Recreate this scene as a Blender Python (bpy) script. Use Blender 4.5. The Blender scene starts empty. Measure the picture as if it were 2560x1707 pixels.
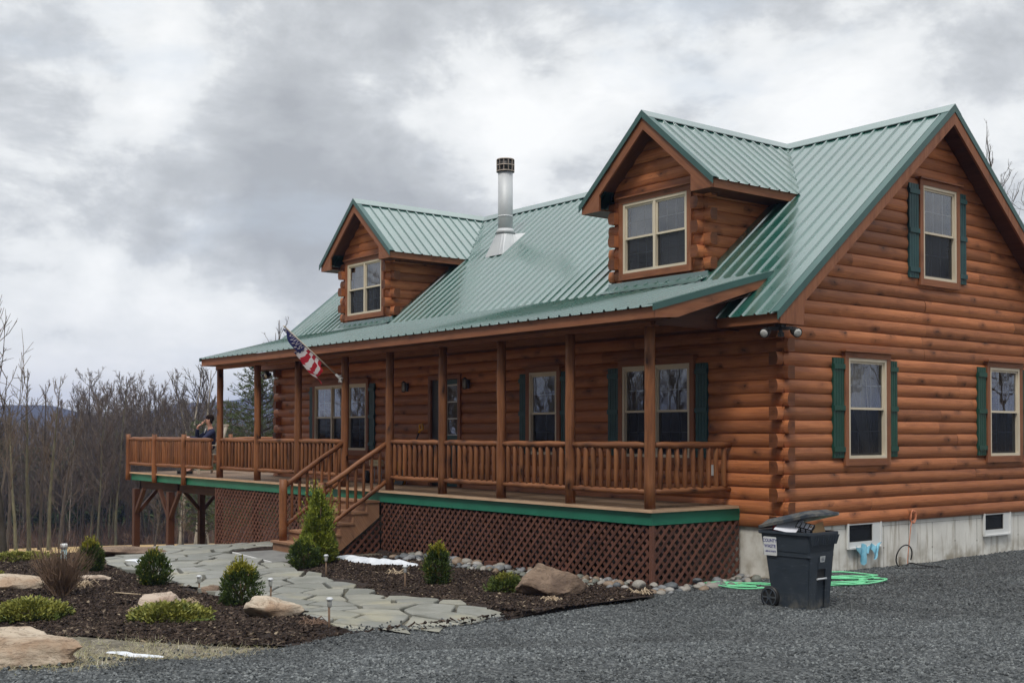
# log house with porch under a cloudy sky: everything is built here
import bpy, bmesh, math, random
from mathutils import Vector, Matrix, noise
R=math.radians
SC=bpy.context.scene; COL=SC.collection
rnd=random.Random(7)
# ------------------------------------------------------------------ mesh building
def lerp(a,b,t): return a+(b-a)*t
class MB:
    """collects faces with uv (u along the grain in metres) and builds ONE object"""
    def __init__(s,xf=None):
        s.v=[];s.f=[];s.uv=[];s.m=[];s.mi=0;s.xf=xf;s.smooth=[]
    def pt(s,p):
        p=s.xf(*p) if s.xf else p
        s.v.append((p[0],p[1],p[2]));return len(s.v)-1
    def face(s,pts,uv=None,mi=None,sm=False):
        ids=[s.pt(p) for p in pts]
        s.f.append(ids); s.uv.append(uv or [(0,0)]*len(ids)); s.m.append(s.mi if mi is None else mi); s.smooth.append(sm)
    def face_ids(s,ids,uv=None,sm=False,mi=None):
        s.f.append(list(ids)); s.uv.append(uv or [(0,0)]*len(ids)); s.m.append(s.mi if mi is None else mi); s.smooth.append(sm)
    def hexa(s,c,mi=None,endmi=None,flip=False):
        """c = 8 corners: bottom 4 (ccw), top 4. uv along the longest edge"""
        vo=rnd.random()*9+10*rnd.randint(0,40); uo=rnd.random()*5
        c=[Vector(p) for p in c]
        e=[(c[1]-c[0]).length,(c[3]-c[0]).length,(c[4]-c[0]).length]
        la=e.index(max(e))
        ax=[(c[1]-c[0]),(c[3]-c[0]),(c[4]-c[0])]
        axn=[a.normalized() if a.length>0 else a for a in ax]
        for idx,nrm in (((0,3,2,1),2),((4,5,6,7),2),((0,1,5,4),1),((2,3,7,6),1),((1,2,6,5),0),((3,0,4,7),0)):
            ua=la if nrm!=la else (la+1)%3
            va=[k for k in range(3) if k not in (ua,nrm)]
            va=va[0] if va else (ua+1)%3
            uv=[((c[i]-c[0]).dot(axn[ua])+uo,(c[i]-c[0]).dot(axn[va])*.98+vo) for i in idx]
            m_=mi if (endmi is None or nrm!=la) else endmi
            s.face([c[i] for i in idx],uv,m_)
    def box(s,x0,x1,y0,y1,z0,z1,mi=None,endmi=None):
        s.hexa([(x0,y0,z0),(x1,y0,z0),(x1,y1,z0),(x0,y1,z0),(x0,y0,z1),(x1,y0,z1),(x1,y1,z1),(x0,y1,z1)],mi,endmi)
    def beam(s,p,q,w,h,up=(0,0,1),mi=None,endmi=None):
        """square bar from p to q"""
        p=Vector(p);q=Vector(q);d=(q-p).normalized();u=Vector(up)
        if abs(d.dot(u))>.98:u=Vector((1,0,0))
        a=d.cross(u).normalized()*w/2;b=a.cross(d).normalized()*h/2
        s.hexa([p-a-b,q-a-b,q+a-b,p+a-b,p-a+b,q-a+b,q+a+b,p+a+b],mi,endmi)
    def tube(s,pts,rad,n=8,cap=True,mi=None,endmi=None,wob=0,sm=True,closed=False):
        pts=[Vector(p) for p in pts]
        if not hasattr(rad,'__len__'): rad=[rad]*len(pts)
        vo=rnd.random()*9+10*rnd.randint(0,40); L=rnd.random()*6
        rings=[];N=len(pts);nrm=None
        for i,p in enumerate(pts):
            if closed: d=(pts[(i+1)%N]-pts[i-1])
            else: d=(pts[min(i+1,N-1)]-pts[max(i-1,0)])
            d=d.normalized() if d.length>1e-9 else Vector((0,0,1))
            if nrm is None:
                nrm=d.orthogonal().normalized()
            else:
                nrm=(nrm-d*nrm.dot(d));nrm=nrm.normalized() if nrm.length>1e-6 else d.orthogonal().normalized()
            b=d.cross(nrm)
            if i: L+=(pts[i]-pts[i-1]).length
            ring=[]
            for k in range(n):
                a=2*math.pi*k/n; r=rad[i]*(1+(wob*(rnd.random()-.5) if wob else 0))
                ring.append(s.pt(p+nrm*(math.cos(a)*r)+b*(math.sin(a)*r)))
            rings.append((ring,L,rad[i]))
        rr=list(range(N-1))+([N-1] if closed else [])
        for i in rr:
            A,La,ra=rings[i];B,Lb,rb=rings[(i+1)%N]
            cc=2*math.pi*max(ra,rb)/n
            for k in range(n):
                k2=(k+1)%n
                s.face_ids((A[k],A[k2],B[k2],B[k]),[(La,vo+k*cc),(La,vo+(k+1)*cc),(Lb,vo+(k+1)*cc),(Lb,vo+k*cc)],sm,mi)
        if cap and not closed:
            for ring,fl in ((rings[0][0],True),(rings[-1][0],False)):
                ids=list(reversed(ring)) if fl else ring
                s.face_ids(ids,[(vo+math.cos(2*math.pi*k/n)*.1,vo+math.sin(2*math.pi*k/n)*.1) for k in range(n)],False,mi if endmi is None else endmi)
    def plate(s,poly,off,mi=None):
        """flat polygon (list of points) given thickness by the vector off"""
        P=[Vector(p) for p in poly];o=Vector(off);vo=10*rnd.randint(0,40)+rnd.random()*9
        d=(P[1]-P[0]).normalized()
        n_=(P[1]-P[0]).cross(P[-1]-P[0]).normalized();e=n_.cross(d)
        uvf=lambda p:((p-P[0]).dot(d),(p-P[0]).dot(e)+vo)
        s.face(P,[uvf(p) for p in P],mi)
        s.face([p+o for p in reversed(P)],[uvf(p) for p in reversed(P)],mi)
        for i in range(len(P)):
            a,b=P[i],P[(i+1)%len(P)];l=(b-a).length
            s.face([b,a,a+o,b+o],[(0,vo),(l,vo),(l,vo+o.length),(0,vo+o.length)],mi)
    def add(s,o):
        k=len(s.v);s.v+=o.v;s.f+=[[i+k for i in f] for f in o.f];s.uv+=o.uv;s.m+=o.m;s.smooth+=o.smooth
    def build(s,name,mats,parent=None,label=None,fix=True,bevel=0,shade=None):
        me=bpy.data.meshes.new(name); me.from_pydata(s.v,[],s.f)
        uvl=me.uv_layers.new(name='UVMap')
        flat=[c for f in s.uv for p in f for c in p]
        uvl.data.foreach_set('uv',flat)
        if not isinstance(mats,(list,tuple)): mats=[mats]
        for m in mats: me.materials.append(m)
        me.polygons.foreach_set('material_index',s.m)
        me.polygons.foreach_set('use_smooth',[bool(x) if shade is None else shade for x in s.smooth])
        if fix:
            bm=bmesh.new();bm.from_mesh(me);bmesh.ops.recalc_face_normals(bm,faces=bm.faces);bm.to_mesh(me);bm.free()
        me.update()
        o=bpy.data.objects.new(name,me);COL.objects.link(o)
        if parent: o.parent=parent
        if label: o['label']=label
        if bevel:
            md=o.modifiers.new('bevel','BEVEL');md.width=bevel;md.segments=2;md.limit_method='ANGLE';md.angle_limit=R(40)
        return o
def empty(name,loc=(0,0,0),rz=0,label=None,cat=None,group=None):
    o=bpy.data.objects.new(name,None);COL.objects.link(o);o.location=loc;o.rotation_euler=(0,0,rz);o.empty_display_size=.2
    return tag(o,label,cat,group)
def tag(o,label=None,cat=None,group=None,kind=None):
    if label:o['label']=label
    if cat:o['category']=cat
    if group:o['group']=group
    if kind:o['kind']=kind
    return o
def copy_tree(o,parent=None):
    c=o.copy();COL.objects.link(c)
    if parent:c.parent=parent
    for ch in [k for k in bpy.data.objects if k.parent==o]: copy_tree(ch,c)
    return c
# ------------------------------------------------------------------ materials
class NT:
    def __init__(s,name):
        s.mat=bpy.data.materials.new(name);s.mat.use_nodes=True;s.t=s.mat.node_tree;s.t.nodes.clear()
        s.out=s.n('ShaderNodeOutputMaterial')
    def n(s,ty,**kw):
        o=s.t.nodes.new(ty)
        for k,v in kw.items():
            if k.startswith('_'): setattr(o,k[1:],v)
            else: s.set(o,k,v)
        return o
    def set(s,o,k,v):
        k={'Fac':'Factor'}.get(k,k) if k not in o.inputs else k
        i=o.inputs[int(k[2:])] if k.startswith('in') and k[2:].isdigit() else o.inputs[k]
        if isinstance(v,bpy.types.NodeSocket): s.t.links.new(v,i)
        else: i.default_value=v
    def mix(s,f,a,b,blend='MIX'):
        m=s.n('ShaderNodeMix',_data_type='RGBA',_blend_type=blend)
        for i,v in ((0,f),(6,a),(7,b)):
            if isinstance(v,bpy.types.NodeSocket): s.t.links.new(v,m.inputs[i])
            else: m.inputs[i].default_value=v if i==0 else (*v[:3],1)
        return m.outputs[2]
    def math(s,op,a,b=0,c=None):
        m=s.n('ShaderNodeMath',_operation=op)
        for i,v in enumerate((a,b) if c is None else (a,b,c)):
            if isinstance(v,bpy.types.NodeSocket): s.t.links.new(v,m.inputs[i])
            else: m.inputs[i].default_value=v
        return m.outputs[0]
    def ramp(s,f,stops,inter='LINEAR'):
        r=s.n('ShaderNodeValToRGB');s.t.links.new(f,r.inputs[0]);r.color_ramp.interpolation=inter
        e=r.color_ramp.elements
        while len(e)<len(stops): e.new(.5)
        for x,(p,c) in zip(e,stops):
            x.position=p;x.color=(*c[:3],1) if hasattr(c,'__len__') else (c,c,c,1)
        return r.outputs[0]
    def mr(s,v,a,b,c=0,d=1,smooth=True):
        m=s.n('ShaderNodeMapRange',_interpolation_type='SMOOTHSTEP' if smooth else 'LINEAR')
        s.t.links.new(v,m.inputs[0])
        for i,x in zip((1,2,3,4),(a,b,c,d)): m.inputs[i].default_value=x
        return m.outputs[0]
    def coord(s,kind='Object'):
        return s.n('ShaderNodeTexCoord').outputs[kind]
    def mapv(s,v,scale=(1,1,1),loc=(0,0,0),rot=(0,0,0)):
        m=s.n('ShaderNodeMapping');s.t.links.new(v,m.inputs[0]);m.inputs['Scale'].default_value=scale;m.inputs['Location'].default_value=loc;m.inputs['Rotation'].default_value=rot
        return m.outputs[0]
    def noise(s,v,scale,detail=4,rough=.55,dist=0,dim='3D'):
        o=s.n('ShaderNodeTexNoise',_noise_dimensions=dim);s.t.links.new(v,o.inputs['Vector'])
        o.inputs['Scale'].default_value=scale;o.inputs['Detail'].default_value=detail;o.inputs['Roughness'].default_value=rough;o.inputs['Distortion'].default_value=dist
        return o.outputs[0]
    def vor(s,v,scale,feature='F1',out='Distance',dim='3D',rand=1):
        o=s.n('ShaderNodeTexVoronoi',_feature=feature,_voronoi_dimensions=dim);s.t.links.new(v,o.inputs['Vector']);o.inputs['Scale'].default_value=scale
        o.inputs['Randomness'].default_value=rand
        return o.outputs[out]
    def bump(s,h,strength=.3,dist=.01,nrm=None):
        b=s.n('ShaderNodeBump');s.t.links.new(h,b.inputs['Height']);b.inputs['Strength'].default_value=strength;b.inputs['Distance'].default_value=dist
        if nrm: s.t.links.new(nrm,b.inputs['Normal'])
        return b.outputs[0]
    def bsdf(s,col,rough=.6,metal=0,spec=.5,nrm=None,**kw):
        p=s.n('ShaderNodeBsdfPrincipled')
        for k,v in (('Base Color',col),('Roughness',rough),('Metallic',metal),('Specular IOR Level',spec)):
            if isinstance(v,bpy.types.NodeSocket): s.t.links.new(v,p.inputs[k])
            elif k=='Base Color': p.inputs[k].default_value=(*v[:3],1)
            else: p.inputs[k].default_value=v
        if nrm: s.t.links.new(nrm,p.inputs['Normal'])
        for k,v in kw.items(): s.set(p,k.replace('_',' '),v)
        s.t.links.new(p.outputs[0],s.out.inputs[0]);return p
def simple(name,c1,c2=None,scale=6,rough=.6,metal=0,spec=.4,bump=.15,bs=40,bd=.004,detail=5,rand=0,stretch=(1,1,1)):
    t=NT(name);v=t.mapv(t.coord(),stretch)
    c2=c2 or tuple(x*.7 for x in c1)
    f=t.mr(t.noise(v,scale,detail),.32,.68)
    col=t.mix(f,c1,c2)
    if rand:
        oi=t.n('ShaderNodeObjectInfo').outputs['Random']
        col=t.mix(1,col,t.ramp(oi,[(0,1-rand),(1,1+rand)]),'MULTIPLY')
    nr=t.bump(t.noise(v,bs,4),bump,bd) if bump else None
    t.bsdf(col,rough,metal,spec,nr);return t.mat
def wood(name,c_light,c_mid,c_dark,knots=1.,rough=.55,spec=.35,varamt=.3,weather=0.,gs=1.):
    t=NT(name);uv=t.coord('UV')
    sp=t.n('ShaderNodeSeparateXYZ');t.t.links.new(uv,sp.inputs[0])
    logid=t.math('FLOOR',t.math('DIVIDE',sp.outputs[1],10))
    wn=t.n('ShaderNodeTexWhiteNoise',_noise_dimensions='1D');t.t.links.new(logid,wn.inputs['W'])
    g1=t.noise(t.mapv(uv,(1.1*gs,22*gs,1)),1.,6,.62,.6,'2D')
    g2=t.noise(t.mapv(uv,(.9*gs,5*gs,1)),1.3,4,.55,.3,'2D')
    col=t.mix(t.mr(g1,.3,.72),c_light,c_mid)
    col=t.mix(t.math('MULTIPLY',t.mr(g2,.5,.80),.55),col,c_dark)
    g3=t.noise(t.mapv(uv,(2.0*gs,75*gs,1),(5,1,0)),1.,5,.65,.8,'2D')
    col=t.mix(t.math('MULTIPLY',t.mr(g3,.48,.70),.42),col,c_dark)
    # knots: sparse dark spots with a soft stain around
    wob=t.n('ShaderNodeTexNoise',_noise_dimensions='2D');t.t.links.new(uv,wob.inputs['Vector']);wob.inputs['Scale'].default_value=9;wob.inputs['Detail'].default_value=4
    wa=t.n('ShaderNodeVectorMath',_operation='MULTIPLY_ADD');t.t.links.new(wob.outputs['Color'],wa.inputs[0]);wa.inputs[1].default_value=(.16/gs,.05/gs,0);t.t.links.new(uv,wa.inputs[2])
    kv=t.mapv(wa.outputs[0],(2.6*gs,5.2*gs,1)); kvd=t.n('ShaderNodeTexVoronoi',_voronoi_dimensions='2D');t.t.links.new(kv,kvd.inputs[0]);kvd.inputs['Scale'].default_value=1.
    kc=t.n('ShaderNodeSeparateColor');t.t.links.new(kvd.outputs['Color'],kc.inputs[0])
    present=t.mr(kc.outputs[0],.50,.95)
    spot=t.math('SUBTRACT',1,t.mr(kvd.outputs['Distance'],.06,.46))
    core=t.math('SUBTRACT',1,t.mr(kvd.outputs['Distance'],.03,.11))
    fac=t.math('MULTIPLY',present,t.math('ADD',t.math('MULTIPLY',spot,.62*knots),t.math('MULTIPLY',core,.5*knots)))
    col=t.mix(fac,col,tuple(x*.35 for x in c_dark))
    ck=t.noise(t.mapv(uv,(.55*gs,17*gs,1),(3,7,0)),1.,4,.6,.25,'2D');ckm=t.math('MULTIPLY',t.math('SUBTRACT',1,t.mr(t.math('ABSOLUTE',t.math('SUBTRACT',ck,.5)),0,.010)),t.mr(t.noise(t.mapv(uv,(.5,1.1,1),(9,2,0)),1.,2,.5,0,'2D'),.50,.62))
    col=t.mix(t.math('MULTIPLY',ckm,.7),col,tuple(x*.25 for x in c_dark))
    val=t.ramp(wn.outputs[0],[(0,1-varamt),(1,1+varamt*.55)])
    col=t.mix(1,col,val,'MULTIPLY')
    if weather: col=t.mix(t.math('MULTIPLY',t.mr(t.noise(t.mapv(uv,(.6,1.5,1)),1.,5,.6,0,'2D'),.45,.7),weather),col,(.36,.3,.25))
    nr=t.bump(g1,.4,.005);nr=t.bump(g3,.25,.003,nr)
    nr=t.bump(t.noise(t.mapv(uv,(5,9,1)),1.,3,.5,0,'2D'),.25,.008,nr)
    t.bsdf(col,rough,0,spec,nr);return t.mat
M={}
M['log']=wood('stained_log',(.49,.182,.070),(.38,.130,.049),(.21,.066,.026),.95,varamt=.36)
M['log_end']=wood('stained_log_end',(.20,.070,.026),(.15,.05,.019),(.08,.026,.011),.5)
M['post']=wood('stained_post',(.28,.117,.047),(.195,.071,.027),(.09,.030,.013),1.2,varamt=.22)
M['baluster']=wood('stained_baluster',(.27,.112,.042),(.185,.066,.024),(.08,.026,.011),1.2,varamt=.4)
M['board']=wood('stained_board',(.30,.122,.056),(.24,.086,.038),(.16,.055,.024),.5,varamt=.12)
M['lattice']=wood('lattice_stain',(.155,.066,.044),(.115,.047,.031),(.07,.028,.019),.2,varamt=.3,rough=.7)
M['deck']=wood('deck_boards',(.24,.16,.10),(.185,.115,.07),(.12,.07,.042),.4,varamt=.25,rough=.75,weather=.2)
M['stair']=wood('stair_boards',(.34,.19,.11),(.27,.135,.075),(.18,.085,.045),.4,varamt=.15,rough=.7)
M['shadewood']=wood('shade_dark_framing',(.075,.034,.018),(.05,.023,.013),(.03,.014,.008),.5,varamt=.2,rough=.75)  # framing wood darkened: shade under deck and porch put into its colour
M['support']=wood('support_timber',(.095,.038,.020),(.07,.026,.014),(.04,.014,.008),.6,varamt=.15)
M['soffit']=wood('soffit_board',(.11,.043,.021),(.085,.031,.015),(.05,.018,.009),.6)  # stain darkened to put the shade under the roof into the boards
M['paleboard']=wood('weathered_chair_wood',(.62,.55,.45),(.52,.45,.36),(.4,.33,.26),.2)
M['rimgreen']=simple('green_rim_paint',(.020,.175,.105),(.016,.145,.088),2.5,.5,bump=.08)
M['shutter']=simple('green_shutter_paint',(.012,.072,.050),(.009,.055,.038),4,.45,bump=.08)
M['shutter2']=simple('blue_green_shutter_paint',(.020,.078,.078),(.015,.06,.062),4,.45,bump=.08)
M['vinyl']=simple('tan_vinyl',(.68,.60,.46),(.62,.54,.41),3,.4,bump=.03)
M['muntin']=simple('white_grille',(.62,.60,.56),(.58,.56,.52),3,.5,bump=0)
M['dark']=simple('dark_interior',(.012,.010,.009),(.008,.007,.006),2,.9,bump=0)
M['room']=simple('room_wall',(.20,.13,.08),(.16,.1,.06),1,.9,bump=0)
M['white']=simple('white_plastic',(.72,.73,.72),(.66,.67,.66),3,.4,bump=.03)
M['black']=simple('black_plastic',(.012,.012,.013),(.02,.02,.02),5,.45,bump=.05)
M['yellow']=simple('yellow_plastic',(.75,.36,.01),(.62,.28,.01),5,.4,bump=.03)
M['cream']=simple('cream_plastic',(.72,.62,.40),(.66,.56,.34),5,.4,bump=.03)
def roof_metal():
    t=NT('green_roof_metal');v=t.coord()
    f=t.noise(v,.9,5,.6)
    col=t.mix(t.mr(f,.35,.65),(.012,.090,.068),(.016,.107,.082))
    streak=t.noise(t.mapv(v,(9,.5,.5)),1.5,4)
    col=t.mix(t.math('MULTIPLY',t.mr(streak,.55,.75),.06),col,(.10,.18,.15))
    rg=t.mr(t.noise(v,2.2,5),.3,.7,.22,.36)
    nr=t.bump(t.noise(t.mapv(v,(1,1,1)),1.3,2),.04,.006)
    p=t.bsdf(col,rg,0,.9,nr,Coat_Weight=.9,Coat_Roughness=.16,Coat_IOR=1.75);p.inputs['IOR'].default_value=1.9
    return t.mat
M['roof']=roof_metal()
M['trim']=simple('green_roof_trim',(.024,.085,.074),(.028,.098,.085),3,.38,spec=.7,bump=.03)
M['edge']=wood('deck_edge',(.55,.39,.26),(.47,.31,.19),(.36,.22,.13),.3)
M['blind']=simple('pane_shine_white',(.80,.80,.80),(.72,.72,.73),3,.8,bump=0)  # made-up slats standing in for sky reflected in the dormer panes
M['steel']=simple('galvanised_steel',(.58,.60,.61),(.50,.52,.54),3,.55,metal=.15,bump=.05,bs=6)
M['copper']=simple('brown_cap_metal',(.40,.34,.29),(.3,.25,.21),6,.45,metal=.4,bump=.03)
def concrete():
    t=NT('cast_concrete');v=t.coord()
    col=t.mix(t.mr(t.noise(v,2.2,7,.65),.3,.7),(.80,.785,.725),(.69,.675,.62))
    st=t.noise(t.mapv(v,(1,6,.7)),1.4,5,.6)
    col=t.mix(t.math('MULTIPLY',t.mr(st,.52,.70),.7),col,(.34,.29,.22))
    sp=t.n('ShaderNodeSeparateXYZ');t.t.links.new(v,sp.inputs[0])
    low=t.math('SUBTRACT',1,t.mr(sp.outputs[2],-1.0,-.55))
    col=t.mix(t.math('MULTIPLY',low,t.mr(t.noise(v,5,5),.35,.7)),col,(.33,.29,.22))
    nr=t.bump(t.noise(v,14,6),.25,.01)
    t.bsdf(col,.85,0,.25,nr);return t.mat
M['concrete']=concrete()
M['stain']=simple('concrete_seam',(.16,.14,.11),(.26,.23,.19),9,.9)
def glass(name,tint,refl_lo,refl_hi,rough=.015,dark=.0):
    t=NT(name)
    lw=t.n('ShaderNodeFresnel');lw.inputs[0].default_value=1.6
    v=t.coord();nr=t.bump(t.noise(v,1.6,2),.12,.012)
    t.t.links.new(nr,lw.inputs['Normal'])
    gl=t.n('ShaderNodeBsdfGlossy');gl.inputs['Roughness'].default_value=rough;gl.inputs['Color'].default_value=(.95,.97,1,1);t.t.links.new(nr,gl.inputs['Normal'])
    tr=t.n('ShaderNodeBsdfTransparent');tr.inputs[0].default_value=(*tint,1)
    f=t.math('ADD',t.math('MULTIPLY',lw.outputs[0],refl_hi),refl_lo)
    mx=t.n('ShaderNodeMixShader');t.t.links.new(f,mx.inputs[0]);t.t.links.new(tr.outputs[0],mx.inputs[1]);t.t.links.new(gl.outputs[0],mx.inputs[2])
    last=mx
    if dark:
        df=t.n('ShaderNodeBsdfDiffuse');df.inputs[0].default_value=(.03,.034,.04,1)
        m2=t.n('ShaderNodeMixShader');m2.inputs[0].default_value=dark;t.t.links.new(mx.outputs[0],m2.inputs[1]);t.t.links.new(df.outputs[0],m2.inputs[2]);last=m2
    t.t.links.new(last.outputs[0],t.out.inputs[0]);return t.mat
M['glass']=glass('window_glass',(.85,.87,.89),.02,2.2)
M['screen']=glass('screened_glass',(.5,.52,.55),.02,.7,.05,.55)
M['curtain']=simple('pale_curtain',(.72,.67,.56),(.64,.59,.48),4,.9,bump=0)
M['curtain_dark']=simple('brown_curtain',(.20,.15,.09),(.15,.11,.07),4,.9,bump=0)
def gravel(name,dark,mid,light,rand=True):
    t=NT(name)
    if rand:
        oi=t.n('ShaderNodeObjectInfo').outputs['Random']
        col=t.ramp(oi,[(0,dark),(.45,mid),(.8,tuple(.6*a+.4*b for a,b in zip(mid,light))),(1,light)])
        f=t.noise(t.coord(),60,3);col=t.mix(t.mr(f,.3,.7,0,.35),col,dark)
        gp=t.n('ShaderNodeNewGeometry').outputs['Position'];big=t.noise(t.mapv(gp,(.55,.55,.55),(0,0,0),(0,0,.9)),1.,5,.6,.4);col=t.mix(t.mr(big,.36,.66),col,tuple(x*.62 for x in mid),'MIX') if False else t.mix(1,col,t.ramp(big,[(.34,.62),(.5,.95),(.66,1.32)]),'MULTIPLY')
        t.bsdf(col,.62,0,.4)
    else:
        v=t.coord()
        c=t.n('ShaderNodeSeparateColor');t.t.links.new(t.vor(v,34,out='Color'),c.inputs[0])
        col=t.ramp(c.outputs[0],[(0,dark),(.5,mid),(1,light)])
        big=t.mr(t.noise(v,.5,5,.6),.35,.68)
        col=t.mix(t.math('MULTIPLY',big,.35),col,dark)
        nr=t.bump(t.vor(v,34),.9,.03)
        t.bsdf(col,.7,0,.35,nr)
    return t.mat
M['gravel_bed']=gravel('crushed_stone_bed',(.025,.029,.031),(.065,.072,.075),(.16,.17,.17),False)
M['gravel']=gravel('crushed_stone',(.020,.024,.026),(.068,.076,.080),(.22,.235,.235))
M['mulch_bed']=simple('bark_mulch',(.048,.032,.025),(.022,.014,.011),14,.95,bump=1,bs=45,bd=.05)
def chipmat(name,cols):
    t=NT(name);oi=t.n('ShaderNodeObjectInfo').outputs['Random']
    col=t.ramp(oi,cols);t.bsdf(col,.9,0,.15);return t.mat
M['chip']=chipmat('bark_chips',[(0,(.014,.010,.008)),(.45,(.033,.023,.018)),(.85,(.062,.043,.033)),(.965,(.11,.082,.062)),(1,(.30,.24,.17))])
M['grassblade']=chipmat('dry_grass_blades',[(0,(.25,.21,.13)),(.4,(.46,.40,.27)),(.7,(.30,.31,.14)),(1,(.66,.61,.50))])
def terrain_mat():
    t=NT('dry_field_grass');v=t.coord()
    n1=t.noise(v,.35,6,.62);n2=t.noise(v,6,5,.6)
    col=t.mix(t.mr(n2,.3,.7),(.52,.37,.19),(.34,.23,.115))
    col=t.mix(t.math('MULTIPLY',t.mr(n1,.5,.7),.6),col,(.20,.20,.07))
    # leaf litter below the wood, away from the yard
    d=t.n('ShaderNodeVectorMath',_operation='DISTANCE');t.t.links.new(v,d.inputs[0]);d.inputs[1].default_value=(10.2,-12.5,-2)
    far=t.mr(d.outputs['Value'],74,92)
    col=t.mix(far,col,t.mix(t.mr(n2,.3,.7),(.11,.062,.04),(.055,.033,.024)))
    col=t.mix(t.mr(d.outputs['Value'],200,320),col,t.mix(t.mr(t.noise(v,.03,6,.6),.35,.65),(.050,.050,.052),(.030,.032,.036)))
    near=t.math('SUBTRACT',1,t.mr(d.outputs['Value'],22,26))
    col=t.mix(near,col,t.mix(t.mr(n2,.35,.65),(.21,.19,.15),(.10,.09,.072)))
    t.bsdf(col,.95,0,.1,t.bump(n2,.6,.05));return t.mat
M['terrain']=terrain_mat()
def flagstone_mat():
    t=NT('bluestone_flag');v=t.coord()
    uv=t.coord('UV');wn=t.n('ShaderNodeTexWhiteNoise',_noise_dimensions='2D');t.t.links.new(uv,wn.inputs['Vector'])
    base=t.ramp(wn.outputs[0],[(0,(.175,.18,.165)),(.4,(.255,.258,.235)),(.7,(.30,.29,.235)),(.85,(.22,.225,.215)),(1,(.29,.29,.275))])
    col=t.mix(t.mr(t.noise(v,3.2,7,.65),.35,.7,0,.6),base,(.15,.155,.13))
    col=t.mix(t.math('MULTIPLY',t.mr(t.noise(v,1.1,5,.6),.52,.7),.5),col,(.36,.33,.22))
    nr=t.bump(t.noise(v,9,7,.6),.3,.012)
    t.bsdf(col,t.mr(t.noise(v,2,4),.3,.7,.42,.7),0,.45,nr);return t.mat
M['flag']=flagstone_mat()
def rock_mat(name,a,b,c,band=1.):
    t=NT(name);v=t.coord()
    w=t.noise(t.mapv(v,(1,1,3.2),(0,0,0),(.25,.15,0)),2.6,7,.62,.5)
    col=t.mix(t.mr(w,.35,.68),a,b)
    col=t.mix(t.math('MULTIPLY',t.mr(t.noise(v,1.7,5,.6),.5,.68),.8*band),col,c)
    crack=t.noise(t.mapv(v,(1,1,5),(0,0,0),(.2,.1,0)),1.6,6,.7,1.)
    cr=t.math('SUBTRACT',1,t.mr(t.math('ABSOLUTE',t.math('SUBTRACT',crack,.5)),.0,.022))
    col=t.mix(t.math('MULTIPLY',cr,.55),col,tuple(x*.25 for x in c))
    nr=t.bump(t.noise(v,9,10,.7),.8,.035);nr=t.bump(w,.6,.05,nr)
    t.bsdf(col,.85,0,.25,nr);return t.mat
M['rock']=rock_mat('tan_sandstone',(.52,.44,.345),(.42,.335,.25),(.32,.205,.13))
M['rock_pink']=rock_mat('pinkish_sandstone',(.50,.41,.33),(.41,.32,.255),(.31,.215,.165))
M['rock_brown']=rock_mat('brown_sandstone',(.25,.18,.13),(.18,.125,.09),(.11,.075,.058))
M['bark']=simple('grey_bark',(.095,.080,.065),(.05,.042,.034),9,.95,bump=.6,bs=30,bd=.02,rand=.3,stretch=(1,1,.3))
M['bark_moss']=simple('mossy_bark',(.15,.145,.088),(.08,.074,.048),7,.95,bump=.6,bs=30,bd=.02,rand=.3,stretch=(1,1,.3))
M['bark_pale']=simple('pale_bark',(.33,.30,.25),(.19,.17,.14),7,.95,bump=.4,bs=30,bd=.02,rand=.2,stretch=(1,1,.3))
M['twig']=simple('winter_twigs',(.145,.115,.090),(.088,.070,.056),3,.95,bump=0,rand=.25)
M['brush']=simple('reddish_brush',(.18,.115,.08),(.10,.066,.048),1.2,.95,bump=0)
M['stem']=simple('dry_stems',(.23,.15,.10),(.12,.08,.055),5,.95,bump=0)
M['drystraw']=simple('dry_straw',(.52,.42,.30),(.36,.27,.18),5,.95,bump=0)
def leafmat(name,a,b,tr=.25):
    t=NT(name);v=t.coord()
    col=t.mix(t.mr(t.noise(v,11,4),.3,.7),a,b)
    t.bsdf(col,.6,0,.3);return t.mat
M['yew']=leafmat('dark_yew_needles',(.085,.125,.024),(.028,.052,.012))
M['yew_tip']=leafmat('yellow_green_tips',(.34,.30,.035),(.19,.20,.025))
M['spruce']=leafmat('bright_green_sprays',(.29,.32,.040),(.11,.155,.022))
M['juniper']=leafmat('golden_juniper',(.30,.29,.06),(.13,.15,.035))
M['juniper_g']=leafmat('green_juniper',(.12,.16,.03),(.05,.075,.018))
M['pine']=leafmat('pine_needles',(.090,.125,.042),(.036,.056,.020))
M['snow']=simple('old_snow',(.74,.77,.82),(.60,.64,.70),8,.7,bump=.3,bs=20,bd=.01)
def binmat():
    t=NT('scuffed_slate_plastic');v=t.coord()
    col=t.mix(t.mr(t.noise(v,3,5),.35,.7),(.028,.038,.050),(.036,.046,.058))
    sc=t.noise(t.mapv(v,(3,3,14),(0,0,0),(.5,.3,0)),2.2,7,.7,.6)
    col=t.mix(t.math('MULTIPLY',t.mr(sc,.58,.70),.55),col,(.10,.115,.13))
    sp=t.n('ShaderNodeSeparateXYZ');t.t.links.new(v,sp.inputs[0])
    lo=t.math('SUBTRACT',1,t.mr(sp.outputs[2],.0,.22));col=t.mix(t.math('MULTIPLY',lo,t.mr(t.noise(v,9,5),.4,.65)),col,(.13,.125,.11))
    t.bsdf(col,t.mr(t.noise(v,6,4),.3,.7,.36,.55),0,.5,t.bump(t.noise(v,60,3),.08,.002));return t.mat
M['bin']=binmat()
M['hose']=simple('green_rubber_hose',(.22,.70,.38),(.17,.60,.31),6,.4,bump=0)
M['orange']=simple('orange_cord',(.62,.24,.13),(.5,.19,.1),6,.5,bump=0)
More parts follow.
